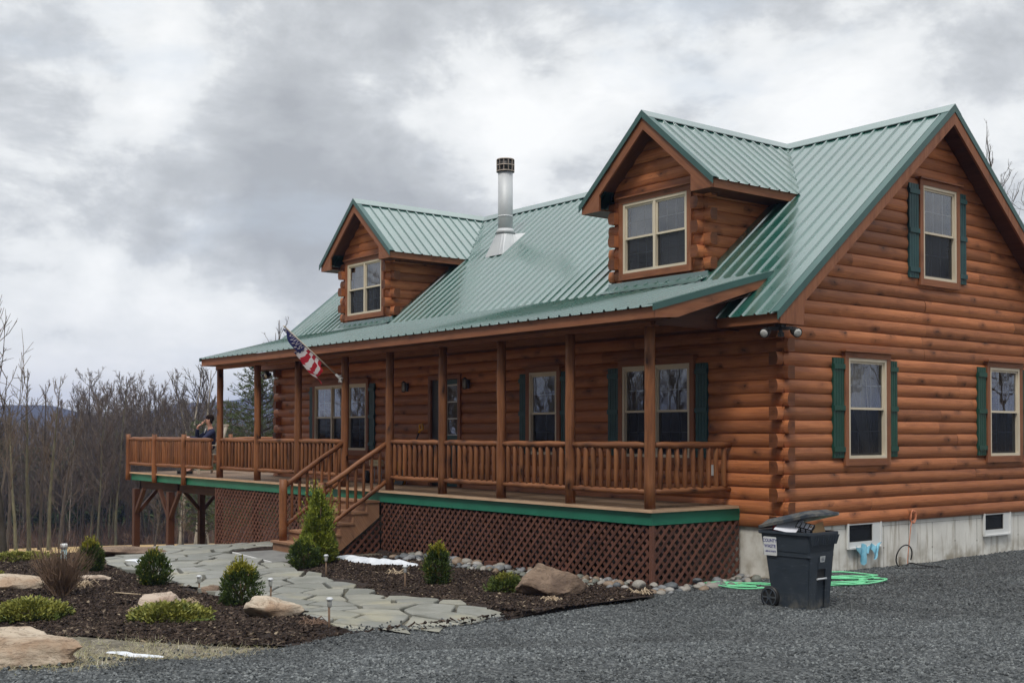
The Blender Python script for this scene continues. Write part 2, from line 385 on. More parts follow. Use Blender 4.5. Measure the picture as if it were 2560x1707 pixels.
M['rag']=simple('light_blue_cloth',(.18,.47,.62),(.28,.6,.74),14,.6,bump=.2,bs=20,bd=.01)
M['card']=simple('cardboard',(.40,.26,.13),(.34,.21,.10),5,.85,bump=.05)
M['paper']=simple('white_paper',(.78,.79,.84),(.7,.71,.77),3,.7,bump=.05)
M['red']=simple('red_card',(.50,.03,.02),(.42,.025,.02),4,.5,bump=.03)
M['navyink']=simple('navy_ink',(.03,.03,.22),(.03,.03,.2),3,.6,bump=0)
M['skin']=simple('skin',(.60,.34,.25),(.53,.28,.20),14,.5,bump=.05)
M['hair']=simple('dark_hair',(.022,.013,.010),(.012,.008,.007),30,.95,spec=.1,bump=.2,bs=60)
M['navy']=simple('navy_jacket',(.012,.018,.060),(.008,.012,.042),7,.8,bump=.3,bs=12,bd=.01)
M['shirt']=simple('pale_shirt',(.6,.58,.55),(.5,.48,.46),7,.8,bump=.1)
M['jeans']=simple('dark_trousers',(.03,.04,.07),(.02,.028,.05),7,.85,bump=.2)
M['flagred']=simple('flag_red',(.46,.015,.03),(.36,.01,.025),6,.7,bump=.05)
M['flagwhite']=simple('flag_white',(.72,.68,.68),(.62,.58,.6),6,.7,bump=.05)
M['flagblue']=simple('flag_blue',(.018,.022,.13),(.012,.015,.09),6,.7,bump=.05)
M['lens']=simple('lamp_lens',(.55,.55,.52),(.45,.45,.43),8,.15,spec=.7,bump=.1,bs=40)
M['solar']=simple('brushed_nickel',(.55,.5,.44),(.45,.41,.36),6,.35,metal=.7,bump=0)
import math
GP=[(-.77,-1.66,-1.03),(0,1,-.94),(0,3,-.95),(0,6,-.93),(0,9,-.9),(1.5,-1.5,-1.03),(3,2,-.9),(-3,-1.8,-1.07),(-5,-1.9,-1.08),
(-7.5,-2.5,-1.09),(-9,-3,-1.09),(-9.5,-1.7,-1.12),(-11,-1.7,-1.2),(4,-7.7,-.66),(6.2,-5.2,-.66),(2.2,-10.4,-.68),(10.2,-12.5,-.6),(8,2,-.75),
(12,-4,-.6),(-3,-5,-1.1),(0,-5,-1.04),(0,-7.5,-.95),(-6,-6.5,-1.12),(-4,-9.5,-1.1),(-8,-7,-1.14),(-10.6,-6.7,-1.2),(-10.5,-4,-1.14),(-12.5,-3.5,-1.4),
(-13,-8,-1.5),(-14.3,-1.66,-1.68),(-17,-1.6,-1.96),(-19.4,-1.6,-2.08),(-17,5,-2.3),(-8,-13,-1.1),(2,-16,-.6),(-16,-8,-1.9),(6,8,-.85),(20,5,-.6),(20,-20,-.4),(0,14,-.95),(-12,9,-1.6),(-8,5,-1.2)]
def sst(a,b,x):
    t=min(1,max(0,(x-a)/(b-a)));return t*t*(3-2*t)
def G(x,y):
    r=math.hypot(x-10.2,y+12.5)
    if r<60 :
        s=w=0.
        for a,b,c in GP:
            q=1/((x-a)**2+(y-b)**2+.15)**1.75;s+=q*c;w+=q
        near=s/w
    else: near=-1.
    az=math.atan2(y+12.5,-(x-10.2))   # 0 = -x direction
    wl=sst(27,33,r)*(1-sst(1.05,1.5,abs(az)))
    far=-2.05-.0865*(min(r,130)-31)-.03*max(0,min(r,400)-130)
    oth=near if r<45 else near+(-.8-near)*sst(45,60,r)
    return oth+(far-oth)*wl
# tuning
HAZE=.00046; EXPO=.60; SUNE=1.5; SUNA=16; SKYM=7.4; ZEN=2.25; SKYG=1.7
SKYR=[(.36,(.41,.425,.437)),(.50,(.51,.527,.538)),(.585,(.615,.634,.645)),(.665,(.82,.835,.83)),(.82,(.96,.965,.95))]
# (u, v, inner deg, outer deg, amount): cloud masses of the day
SKYB=[(200,330,1,8,-.06),(520,400,1,9,-.08),(830,420,1,8,-.08),(1060,520,1,6,-.08),(300,140,1,5,.13),(480,230,1,4,.11),(1150,290,1,5,.15),(1330,200,1,5,.06),(1850,210,2,10,.08),(1500,40,2,10,-.06),(2350,330,2,8,.08),(150,520,1,5,.09),(380,620,1,5,.08),(200,780,1,6,.09),(520,760,1,4,.08),(60,680,1,3,-.07),(420,700,1,3,-.05),(690,690,1,4,-.06),(60,180,1,4,-.05)]
# ================================================================== HOUSE
H=.1825; ZB=-.286; W2=3.624; SL=.8194; EY=-.448; EZ=2.5886; XR=.315; XLW=-14.70; XLR=-15.05; ZR=EZ+SL*(W2-EY)
def mainz(y): return EZ+SL*((y if y<=W2 else 2*W2-y)-EY)
def porchz(y): return 2.61+.265*(y+1.955)
FX=lambda Y0:(lambda s,n,z:(s,Y0-n,z))
GX=lambda X0:(lambda s,n,z:(X0+n,s,z))
house=empty('log_house',(-7,3.6,ZB),0,'two storey log cabin with green metal roof, dormers and covered porch','house')
WM={'log_house':Matrix.Translation(house.location)}
def HB(mb,name,mats,label=None,parent=None,**k):
    """build as a child of the house (world coordinates kept)"""
    o=mb.build(name,mats,None,label,**k)
    p=parent or house
    o.parent=p
    o.matrix_parent_inverse=WM.get(p.name,Matrix.Identity(4)).inverted()
    return o
BULGE=[(0,-.036),(.035,-.024),(.12,-.015),(.26,-.006),(.42,0),(.58,0),(.74,-.006),(.88,-.015),(.965,-.024),(1,-.036)]
def log_wall(xf,s0,s1,zb,n,holes=(),clip=None,joint=True):
    mb=MB(xf)
    for k in range(n):
        z0=zb+k*H
        base=[(z0+t*H,o) for t,o in BULGE]
        cuts=sorted({h[2] for h in holes if z0<h[2]<z0+H}|{h[3] for h in holes if z0<h[3]<z0+H})
        pts=list(base)
        for c in cuts:
            for i in range(len(pts)-1):
                if pts[i][0]<c<pts[i+1][0]:
                    t=(c-pts[i][0])/(pts[i+1][0]-pts[i][0]);pts.insert(i+1,(c,lerp(pts[i][1],pts[i+1][1],t)));break
        # butt joints between lengths of log
        js=[s0-9]
        x=s0+rnd.uniform(1.2,4.5)
        while joint and x<s1-1.: js.append(x);x+=rnd.uniform(2.6,4.9)
        js.append(s1+9)
        offs=[(rnd.random()*9+10*rnd.randint(0,60),rnd.random()*20,rnd.uniform(-.004,.004)) for _ in js]
        for (za,oa),(zc,oc) in zip(pts,pts[1:]):
            zm=(za+zc)/2
            iv=[(s0,s1)]
            for h in holes:
                if h[2]<zm<h[3]:
                    nv=[]
                    for a,b in iv:
                        if h[1]<=a or h[0]>=b: nv.append((a,b))
                        else:
                            if h[0]>a:nv.append((a,h[0]))
                            if h[1]<b:nv.append((h[1],b))
                    iv=nv
            for a,b in iv:
                for j in range(len(js)-1):
                    p,q=max(a,js[j]),min(b,js[j+1])
                    if q-p<1e-4: continue
                    pa,qa,pc,qc=p,q,p,q
                    if clip:
                        l,r=clip(za);l2,r2=clip(zc)
                        pa,qa,pc,qc=max(p,l),min(q,r),max(p,l2),min(q,r2)
                        if qa-pa<1e-4 and qc-pc<1e-4: continue
                        if qa<pa: pa=qa=(pa+qa)/2
                        if qc<pc: pc=qc=(pc+qc)/2
                    vo,uo,dn=offs[j]
                    nseg=max(1,int((qa-pa)/1.6));
                    for i in range(nseg):
                        f0,f1=i/nseg,(i+1)/nseg
                        A,B=lerp(pa,qa,f0),lerp(pa,qa,f1);Cc,D=lerp(pc,qc,f0),lerp(pc,qc,f1)
                        wv=lambda s_:.0035*math.sin(s_*2.1+k*1.7)+dn
                        mb.face([(A,oa+wv(A),za),(B,oa+wv(B),za),(D,oc+wv(D),zc),(Cc,oc+wv(Cc),zc)],
                                [(A+uo,za-z0+vo),(B+uo,za-z0+vo),(D+uo,zc-z0+vo),(Cc+uo,zc-z0+vo)],None,True)
    return mb
def log_stub(mb,xf,s0,s1,k,zb,endside,depth=.15):
    """a log end passing a corner: bulged outside, square end"""
    mb.xf=xf;z0=zb+k*H+.002;h=H-.004
    prof=[(o,z0+t*h) for t,o in BULGE]+[(-depth,z0+h),(-depth,z0)]
    vo=10*rnd.randint(0,60)+rnd.random()*9;n=len(prof)
    for i in range(n):
        (a,za),(b,zc)=prof[i],prof[(i+1)%n]
        mb.face([(s0,a,za),(s1,a,za),(s1,b,zc),(s0,b,zc)],[(s0,vo+i*.03),(s1,vo+i*.03),(s1,vo+i*.03+.03),(s0,vo+i*.03+.03)],0)
    se=s1 if endside>0 else s0
    mb.face([(se,a,z) for a,z in prof],[(a,z+vo) for a,z in prof],1)
# ---- openings (s0,s1,z0,z1)
WF=[(-3.095,-1.68,.64,2.01,2),(-5.385,-4.66,.64,2.01,1),(-12.89,-10.715,.64,2.01,3)]
WG=[(1.376,2.278,.643,2.06,1),(5.055,5.957,.643,2.06,1),(3.222,4.123,3.323,4.736,1)]
DOOR=(-8.36,-7.48,0.0,1.99)
fh=[w[:4] for w in WF]+[DOOR]; gh=[w[:4] for w in WG]
nf=16
fw_=log_wall(FX(0),XLW,0,ZB,nf,fh)
HB(fw_,'wall',M['log'],'log wall shaded by the porch roof')
def gclip(z):
    y=(z-(EZ-.13))/SL+EY
    return (max(0.,y),min(2*W2,2*W2-y))
HB(log_wall(GX(0),0,2*W2,ZB,35,gh,gclip),'wall',M['log'],'tall log gable wall facing the gravel')
HB(log_wall(lambda s,n,z:(XLW-n,s,z),0,2*W2,ZB,35,(),gclip),'wall',M['log'],'far gable wall of logs')
HB(log_wall(lambda s,n,z:(s,2*W2+n,z),XLW,0,ZB,nf),'wall',M['log'],'rear log wall')
def corner_done(st): HB(st,'log_corner',[M['log'],M['log_end']],'interlocking log ends at a corner')
st=MB()
for k in range(15):
    if k%2: log_stub(st,FX(0),-.12,.07,k,ZB,1)          # front logs pass
    else:   log_stub(st,GX(0),-.12,.12,k,ZB,-1)         # gable logs pass
corner_done(st);st=MB()
for k in range(15):
    if k%2: log_stub(st,FX(0),XLW-.22,XLW+.12,k,ZB,-1)
    else:   log_stub(st,lambda s,n,z:(XLW-n,s,z),-.13,.12,k,ZB,-1)
corner_done(st)
# ---- foundation and floors
fm=MB();fm.box(XLW+.06,-.06,.06,2*W2-.06,-2.6,ZB+.003)
HB(fm,'foundation',M['concrete'])
fl=MB();fl.box(XLW+.12,-.12,.12,2*W2-.12,-.08,-.02);fl.box(XLW+.12,-.12,.12,2*W2-.12,2.42,2.46);fl.box(-6.2,-6.1,.2,2*W2-.2,-.02,2.42);fl.box(XLW+.3,-.3,3.4,3.5,-.02,2.42)
fl.box(XLW+.3,-.3,3.9,4.0,2.46,5.3)
HB(fl,'interior_partition',M['room'])
sm=MB()
for i in range(10):
    y=.45+i*.62
    if any(a-.02<y<b+.02 for a,b in ((1.43,2.18),(4.96,5.71))): z1=-.62
    else: z1=-.34
    sm.box(-.0605,-.0575,y,y+.006,-1.3,z1)
    if z1<-.5: continue
    c=(-.058,y+.003,-.66-.03*(i%3))
    sm.plate([(c[0],c[1]+.016*math.cos(a*.9),c[2]+.012*math.sin(a*.9)) for a in range(7)],(-.004,0,0))
sm.box(-.0605,-.0575,.1,7.1,-.345,-.341)
HB(sm,'seam',M['stain'],'form seams and tie holes in the concrete')
def basement_window(y0,y1,z0,z1,px=-.06):
    f=MB();X0=px-.02;X1=px+.03
    f.box(X0,X1,y0,y0+.02,z0,z1);f.box(X0,X1,y1-.17,y1,z0,z1)
    f.box(X0,X1,y0+.02,y1-.17,z1-.025,z1);f.box(X0,X1,y0+.02,y1-.17,z0,z0+.075)
    f.box(X1-.01,X1+.022,y0-.02,y0+.0,z0-.02,z1);f.box(X1-.01,X1+.022,y1,y1+.02,z0-.02,z1);f.box(X1-.01,X1+.03,y0,y1,z0-.022,z0)
    w=HB(f,'basement_window',M['white'])
    p=MB();p.box(px-.0,px+.006,y0+.02,y1-.17,z0+.075,z1-.025);HB(p,'pane',M['screen'],parent=w)
    d=MB();d.box(px-.0,px+.002,y0+.021,y1-.171,z0+.076,z1-.026);d.box(px+.0,px+.016,y0+.02,y0+.045,z0+.075,z1-.025);d.box(px+.0,px+.016,y1-.195,y1-.17,z0+.075,z1-.025);d.box(px+.0,px+.016,y0+.045,y1-.195,z0+.075,z0+.09)
    HB(d,'sash',M['dark'],parent=w)
basement_window(1.4307,2.18,-.613,-.273)
basement_window(4.96,5.71,-.613,-.273)
# ---- windows
def window(xf,w,header=True,grid=(3,2),cur=None,label=None,pane_shines=(),casing=.085,parent=None,bot=.1):
    s0,s1,z0,z1,units=w
    fr=MB(xf);t=.042
    fr.box(s0,s0+t,-.07,.03,z0,z1);fr.box(s1-t,s1,-.07,.03,z0,z1);fr.box(s0+t,s1-t,-.07,.03,z1-t,z1);fr.box(s0+t,s1-t,-.07,.032,z0,z0+t)
    uw=(s1-s0-2*t)/units;mu=.05
    for i in range(1,units): c=s0+t+uw*i;fr.box(c-mu/2,c+mu/2,-.07,.028,z0+t,z1-t)
    o=HB(fr,'window',M['vinyl'],label,parent=parent,bevel=.004)
    ca=MB(xf);c=casing
    ca.box(s0-c,s0,-.03,.038,z0-bot,z1+.0);ca.box(s1,s1+c,-.03,.038,z0-bot,z1+.0)
    ca.box(s0,s1,-.03,.038,z0-bot,z0);ca.box(s0-c,s1+c,-.03,.041,z1,z1+.085)
    if header: ca.box(s0-c-.04,s1+c+.04,-.03,.085,z1+.085,z1+.108)
    HB(ca,'casing',M['board'],parent=o)
    sa=MB(xf);mt=MB(xf);pu=MB(xf);pl=MB(xf)
    zm=z0+(z1-z0)*.5
    for i in range(units):
        a=s0+t+uw*i+(mu/2 if i else 0);b=s0+t+uw*(i+1)-(mu/2 if i<units-1 else 0);r=.032
        for (p,q,n0,n1) in ((zm-.018,z1-t,-.03,.008),(z0+t,zm+.018,-.062,-.032)):
            sa.box(a,a+r,n0,n1,p,q);sa.box(b-r,b,n0,n1,p,q);sa.box(a+r,b-r,n0,n1,p,p+r);sa.box(a+r,b-r,n0,n1,q-r,q)
            nm=(n0+n1)/2
            for j in range(1,grid[0]): x=lerp(a+r,b-r,j/grid[0]);mt.box(x-.006,x+.006,nm-.005,nm+.001,p+r,q-r)
            for j in range(1,grid[1]): z=lerp(p+r,q-r,j/grid[1]);mt.box(a+r,b-r,nm-.006,nm+.002,z-.006,z+.006)
        pu.face([(a+r,-.006,zm),(b-r,-.006,zm),(b-r,-.006,z1-t-r),(a+r,-.006,z1-t-r)])
        pl.face([(a+.004,-.028,z0+t),(b-.004,-.028,z0+t),(b-.004,-.028,zm-.018),(a+.004,-.028,zm-.018)])
    HB(sa,'sash',M['vinyl'],parent=o);HB(mt,'grille',M['muntin'],parent=o)
    HB(pu,'pane',M['glass'],parent=o,fix=False);HB(pl,'pane',M['screen'],'lower pane behind an insect screen',parent=o,fix=False)
    for (p0,p1,q0,q1) in pane_shines:
        bm_=MB(xf);k=int((q1-q0)/.035)
        for i in range(k): z=lerp(q0,q1,i/k);bm_.hexa([(p0,-.12,z),(p1,-.12,z),(p1,-.105,z+.004),(p0,-.105,z+.004),(p0,-.118,z+.033),(p1,-.118,z+.033),(p1,-.103,z+.037),(p0,-.103,z+.037)])
        HB(bm_,'blind',M['blind'],parent=o)
    if cur:
        for (ca0,ca1,tp0,tp1,m) in cur:
            cm=MB(xf);N=26;rows=12
            def cp(i,j):
                f=i/N;g=j/rows
                a0=lerp(ca0,tp0,g);a1=lerp(ca1,tp1,g)
                s_=lerp(a0,a1,f);return (s_,-.16+.022*math.sin(f*26+g*1.1),lerp(z1-.03,z0+.03,g))
            for i in range(N):
                for j in range(rows): cm.face([cp(i,j),cp(i+1,j),cp(i+1,j+1),cp(i,j+1)],None,None,True)
            HB(cm,'curtain',M[m],parent=o)
    return o
a,b=WG[0][0],WG[0][1]
window(GX(0),WG[0],label='window with a pale tied back curtain',cur=[(a+.04,a+.62,a+.62,a+.80,'curtain'),(a+.60,b-.03,a+.72,b-.03,'curtain_dark')])
a,b=WG[1][0],WG[1][1]
window(GX(0),WG[1],label='dark window at the right end of the gable wall',cur=[(a+.5,b-.03,a+.6,b-.03,'curtain_dark')])
a,b=WG[2][0],WG[2][1]
window(GX(0),WG[2],label='upper gable window',cur=[(a+.03,b-.03,a+.03,b-.03,'curtain_dark')])
window(FX(0),WF[0],label='double window at the right of the porch',grid=(3,2))
window(FX(0),WF[1],label='single porch window',grid=(2,2))
window(FX(0),WF[2],label='triple porch window',grid=(2,2))
def shutter(xf,s0,s1,z0,z1,mat):
    m=MB(xf);n=4;w=(s1-s0)/n
    for i in range(n): m.box(s0+i*w+.004,s0+(i+1)*w-.004,-.005,.022,z0,z1)
    m.box(s0+.002,s1-.002,-.012,.010,z0+.01,z1-.01)
    for z in (z0+.12,(z0+z1)/2,z1-.12): m.box(s0,s1,.0225,.043,z-.035,z+.035)
    HB(m,'shutter',mat)
for s0,s1 in ((1.045,1.29),(2.365,2.555),(4.72,4.955),(6.05,6.26)): shutter(GX(0),s0,s1,.655,2.05,M['shutter'])
for s0,s1 in ((2.875,3.125),(4.21,4.41)): shutter(GX(0),s0,s1,3.32,4.73,M['shutter2'])
for s0,s1 in ((-3.43,-3.19),(-1.575,-1.35),(-5.66,-5.475),(-4.565,-4.38),(-13.14,-12.985),(-10.615,-10.40)): shutter(FX(0),s0,s1,.65,2.0,M['shutter2'])
# ---- door with sidelight
dm=MB(FX(0))
dm.box(-8.44,-8.36,-.03,.03,0,2.07);dm.box(-7.48,-7.40,-.03,.03,0,2.07);dm.box(-8.36,-7.48,-.03,.033,1.99,2.07)
door=HB(dm,'door',M['board'],'front entrance in a brown frame')
d2=MB(FX(0));d2.box(-8.35,-7.94,-.05,-.01,0.01,1.98);HB(d2,'door_leaf',M['black'],parent=door)
d3=MB(FX(0));d3.box(-7.93,-7.49,-.05,-.005,0.01,.95);d3.box(-7.93,-7.49,-.05,-.005,1.90,1.98);d3.box(-7.93,-7.87,-.05,-.004,.95,1.90);d3.box(-7.52,-7.49,-.05,-.004,.95,1.90);HB(d3,'sidelight_frame',M['shutter2'],parent=door)
d4=MB(FX(0))
for z in (.955,1.26,1.57,1.88): d4.box(-7.87,-7.52,-.03,-.008,z-.012,z+.012)
for x in (-7.87,-7.535): d4.box(x,x+.015,-.03,-.007,.943,1.892)
HB(d4,'grille',M['muntin'],parent=door)
d5=MB(FX(0));d5.face([(-7.87,-.032,.95),(-7.52,-.032,.95),(-7.52,-.032,1.9),(-7.87,-.032,1.9)]);HB(d5,'pane',M['glass'],parent=door,fix=False)
d6=MB(FX(0));d6.tube([(-7.99,.0,.98),(-7.99,.06,.98),(-7.99,.06,.90)],.012,6);HB(d6,'handle',M['steel'],parent=door)
# ================================================================== ROOFS
def ribbed(P,a0,a1,pitch,segs,h=.02,extra=(),start=.1):
    mb=MB();pos=[a0,a1]
    ribs=[];c=a0+start
    while c<a1-.03: ribs.append(c);c+=pitch
    for c in ribs: pos+=[c-.024,c-.013,c+.013,c+.024]
    mids=[c+pitch/2 for c in ribs]
    for e in extra: pos+=[e-1e-4,e+1e-4]
    pos=sorted(p for p in set(pos) if a0-1e-9<=p<=a1+1e-9)
    def hh(p):
        for c in ribs:
            d=abs(p-c)
            if d<.0245: return h if d<.0135 else 0
        return 0
    for p,q in zip(pos,pos[1:]):
        if q-p<1e-6: continue
        A=segs(p+1e-6);B=segs(q-1e-6)
        for (b0,b1),(c0,c1) in zip(A,B):
            if b1-b0<1e-3 and c1-c0<1e-3: continue
            ks=max(1,int((b1-b0)/2.5))
            for i in range(ks):
                f,g=i/ks,(i+1)/ks
                mb.face([P(p,lerp(b0,b1,f),hh(p)),P(q,lerp(c0,c1,f),hh(q)),P(q,lerp(c0,c1,g),hh(q)),P(p,lerp(b0,b1,g),hh(p))])
    return mb
cs=1/math.hypot(1,SL)
DC=[-2.84,-11.56]; DW=.98; DY=.47; DRZ=5.925; DEZ=4.70; DEX=1.42; DS=(DRZ-DEZ)/DEX; DFY=.165
def dormz(x,cx): return DRZ-DS*abs(x-cx)
def ymain(z): return (z-EZ)/SL+EY
def seg_main(a):
    for cx in DC:
        if abs(a-cx)<DW: return [(EY-.05,DY),(ymain(dormz(a,cx))-.02,W2)]
    return [(EY-.05,.05),(.05,W2)]
roof=HB(ribbed(lambda a,b,h:(a,b-h*SL*cs,mainz(b)+h*cs),XLR,XR,.229,seg_main,.022,[c+s*DW for c in DC for s in (-1,1)]),'roof',M['roof'],'ribbed green metal main roof')
HB(ribbed(lambda a,b,h:(a,2*W2-b+h*SL*cs,mainz(b)+h*cs),XLR,XR,.229,lambda a:[(EY-.05,W2)],.022),'roof_slope',M['roof'],parent=roof)
rc=MB()
for sgn in (1,-1):
    rc.plate([(XLR-.01,W2,ZR+.045),(XR+.01,W2,ZR+.045),(XR+.01,W2-sgn*.17,ZR+.045-.17*SL),(XLR-.01,W2-sgn*.17,ZR+.045-.17*SL)],(0,sgn*-.001,-.012))
HB(rc,'ridge_cap',M['roof'],parent=roof)
# rake boards, trims, fascia
def rake(x0,x1,sgn,parent):
    b=MB();t=MB()
    for m in (0,1):
        Y=lambda y:(2*W2-y) if m else y
        top=lambda y:mainz(y)-.09
        # timber board, with the flat return at the eave
        b.plate([(x0,Y(EY+.005),EZ-.02),(x0,Y(EY+.005),EZ-.17),(x0,Y(.03),EZ-.17),(x0,Y(.05),mainz(.05)-.27),(x0,Y(W2),ZR-.27),(x0,Y(W2),ZR-.02)],(x1-x0,0,0))
        xa=max(x0,x1) if sgn>0 else min(x0,x1)
        t.plate([(xa,Y(EY-.06),mainz(EY-.06)+.028),(xa,Y(EY-.06),mainz(EY-.06)-.08),(xa,Y(W2),ZR-.08),(xa,Y(W2),ZR+.03)],(sgn*.012,0,0))
        t.plate([(xa+sgn*.012,Y(EY-.06),mainz(EY-.06)+.030),(xa+sgn*.012,Y(W2),ZR+.032),(xa-sgn*.11,Y(W2),ZR+.032),(xa-sgn*.11,Y(EY-.06),mainz(EY-.06)+.030)],(0,0,-.004))
    HB(b,'rake_board',M['board'],parent=parent);HB(t,'rake_trim',M['trim'],parent=parent)
rake(XR-.035,XR,1,roof);rake(XLR+.035,XLR,-1,roof)
fa=MB();fa.box(XLR+.035,XR-.035,EY,EY+.03,EZ-.16,EZ-.012);HB(fa,'fascia',M['board'],parent=roof);fa=MB();fa.box(XLR+.035,XR-.035,2*W2-EY-.03,2*W2-EY,EZ-.16,EZ-.012);HB(fa,'fascia',M['board'],parent=roof)
so=MB();so.box(XLR+.036,XR-.036,EY+.03,.04,EZ-.155,EZ-.14)
for x0,x1 in ((0.0,XR-.036),(XLR+.036,XLW)):
    for m in (0,1):
        Y=lambda y:(2*W2-y) if m else y
        so.plate([(x0,Y(.02),mainz(.02)-.2),(x1,Y(.02),mainz(.02)-.2),(x1,Y(W2),ZR-.2),(x0,Y(W2),ZR-.2)],(0,0,.015))
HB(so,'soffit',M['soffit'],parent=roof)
# ---- porch roof
PX0,PX1,PY,PJ=-14.50,-.44,-1.955,.33
pr_=HB(ribbed(lambda a,b,h:(a,b-h*.26,porchz(b)+h),PX0,PX1,.229,lambda a:[(PY-.045,PJ)],.026),'porch_roof',M['roof'],'low green metal roof over the porch')
t=MB()
t.plate([(PX1,PY-.05,porchz(PY-.05)+.028),(PX1,PY-.05,porchz(PY-.05)-.055),(PX1,PJ,porchz(PJ)-.055),(PX1,PJ,porchz(PJ)+.028)],(.012,0,0))
t.plate([(PX1+.012,PY-.05,porchz(PY-.05)+.030),(PX1+.012,PJ,porchz(PJ)+.030),(PX1-.10,PJ,porchz(PJ)+.030),(PX1-.10,PY-.05,porchz(PY-.05)+.030)],(0,0,-.004))
HB(t,'rake_trim',M['trim'],parent=pr_);t=MB()
t.plate([(PX0-.012,PY-.05,porchz(PY-.05)+.028),(PX0-.012,PY-.05,porchz(PY-.05)-.05),(PX0-.012,.0,porchz(0)-.05),(PX0-.012,.0,porchz(0)+.028)],(.012,0,0))
HB(t,'rake_trim',M['trim'],parent=pr_)
b=MB()
b.box(PX0+.005,PX1-.035,PY,PY+.03,2.455,2.598)
b.plate([(PX1-.035,PY,2.455),(PX1-.035,-1.55,2.455+.03),(PX1-.035,PJ+.2,porchz(PJ+.2)-.15),(PX1-.035,PJ+.2,porchz(PJ+.2)-.012),(PX1-.035,PY,2.598)],(.033,0,0))
HB(b,'fascia',M['board'],parent=pr_);b=MB()
b.plate([(PX0+.0,PY+.03,2.455),(PX0+.0,0,porchz(0)-.15),(PX0+.0,0,porchz(0)-.012),(PX0+.0,PY+.03,2.598)],(.03,0,0))
HB(b,'fascia',M['board'],parent=pr_)
b=MB();b.plate([(-.80,-1.62,2.41),(-.80,.0,2.41),(-.80,.0,porchz(0)-.03),(-.80,-1.62,porchz(-1.62)-.03)],(.03,0,0))
b.box(PX0+.03,PX1-.04,PY+.03,-1.64,2.452,2.462)
b.plate([(-.77,-1.64,2.47),(-.77,0,2.47+.43),(PX1-.04,0,2.47+.43),(PX1-.04,-1.64,2.47)],(0,0,.01))
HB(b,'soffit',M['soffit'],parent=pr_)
b=MB();b.box(PX0+.03,-.80,-1.62,.0,2.53,2.545);HB(b,'porch_ceiling',M['shadewood'],parent=pr_)
b=MB();b.box(PX0+.02,-.86,-1.63,-1.47,2.40,2.535);HB(b,'porch_beam',M['board'],parent=pr_)
# flashings below the dormers
for cx in DC:
    b=MB()
    b.plate([(cx-DW-.1,DY-.005,porchz(PJ)+.02),(cx+DW+.1,DY-.005,porchz(PJ)+.02),(cx+DW+.1,DY-.005,3.40),(cx-DW-.1,DY-.005,3.40)],(0,-.02,0))
    HB(b,'flashing',M['roof'],parent=roof);b=MB()
    b.plate([(cx-DW-.1,.20,porchz(.2)+.03),(cx+DW+.1,.20,porchz(.2)+.03),(cx+DW+.1,DY-.02,3.315),(cx-DW-.1,DY-.02,3.315)],(0,0,.006))
    HB(b,'flashing',M['roof'],parent=roof)
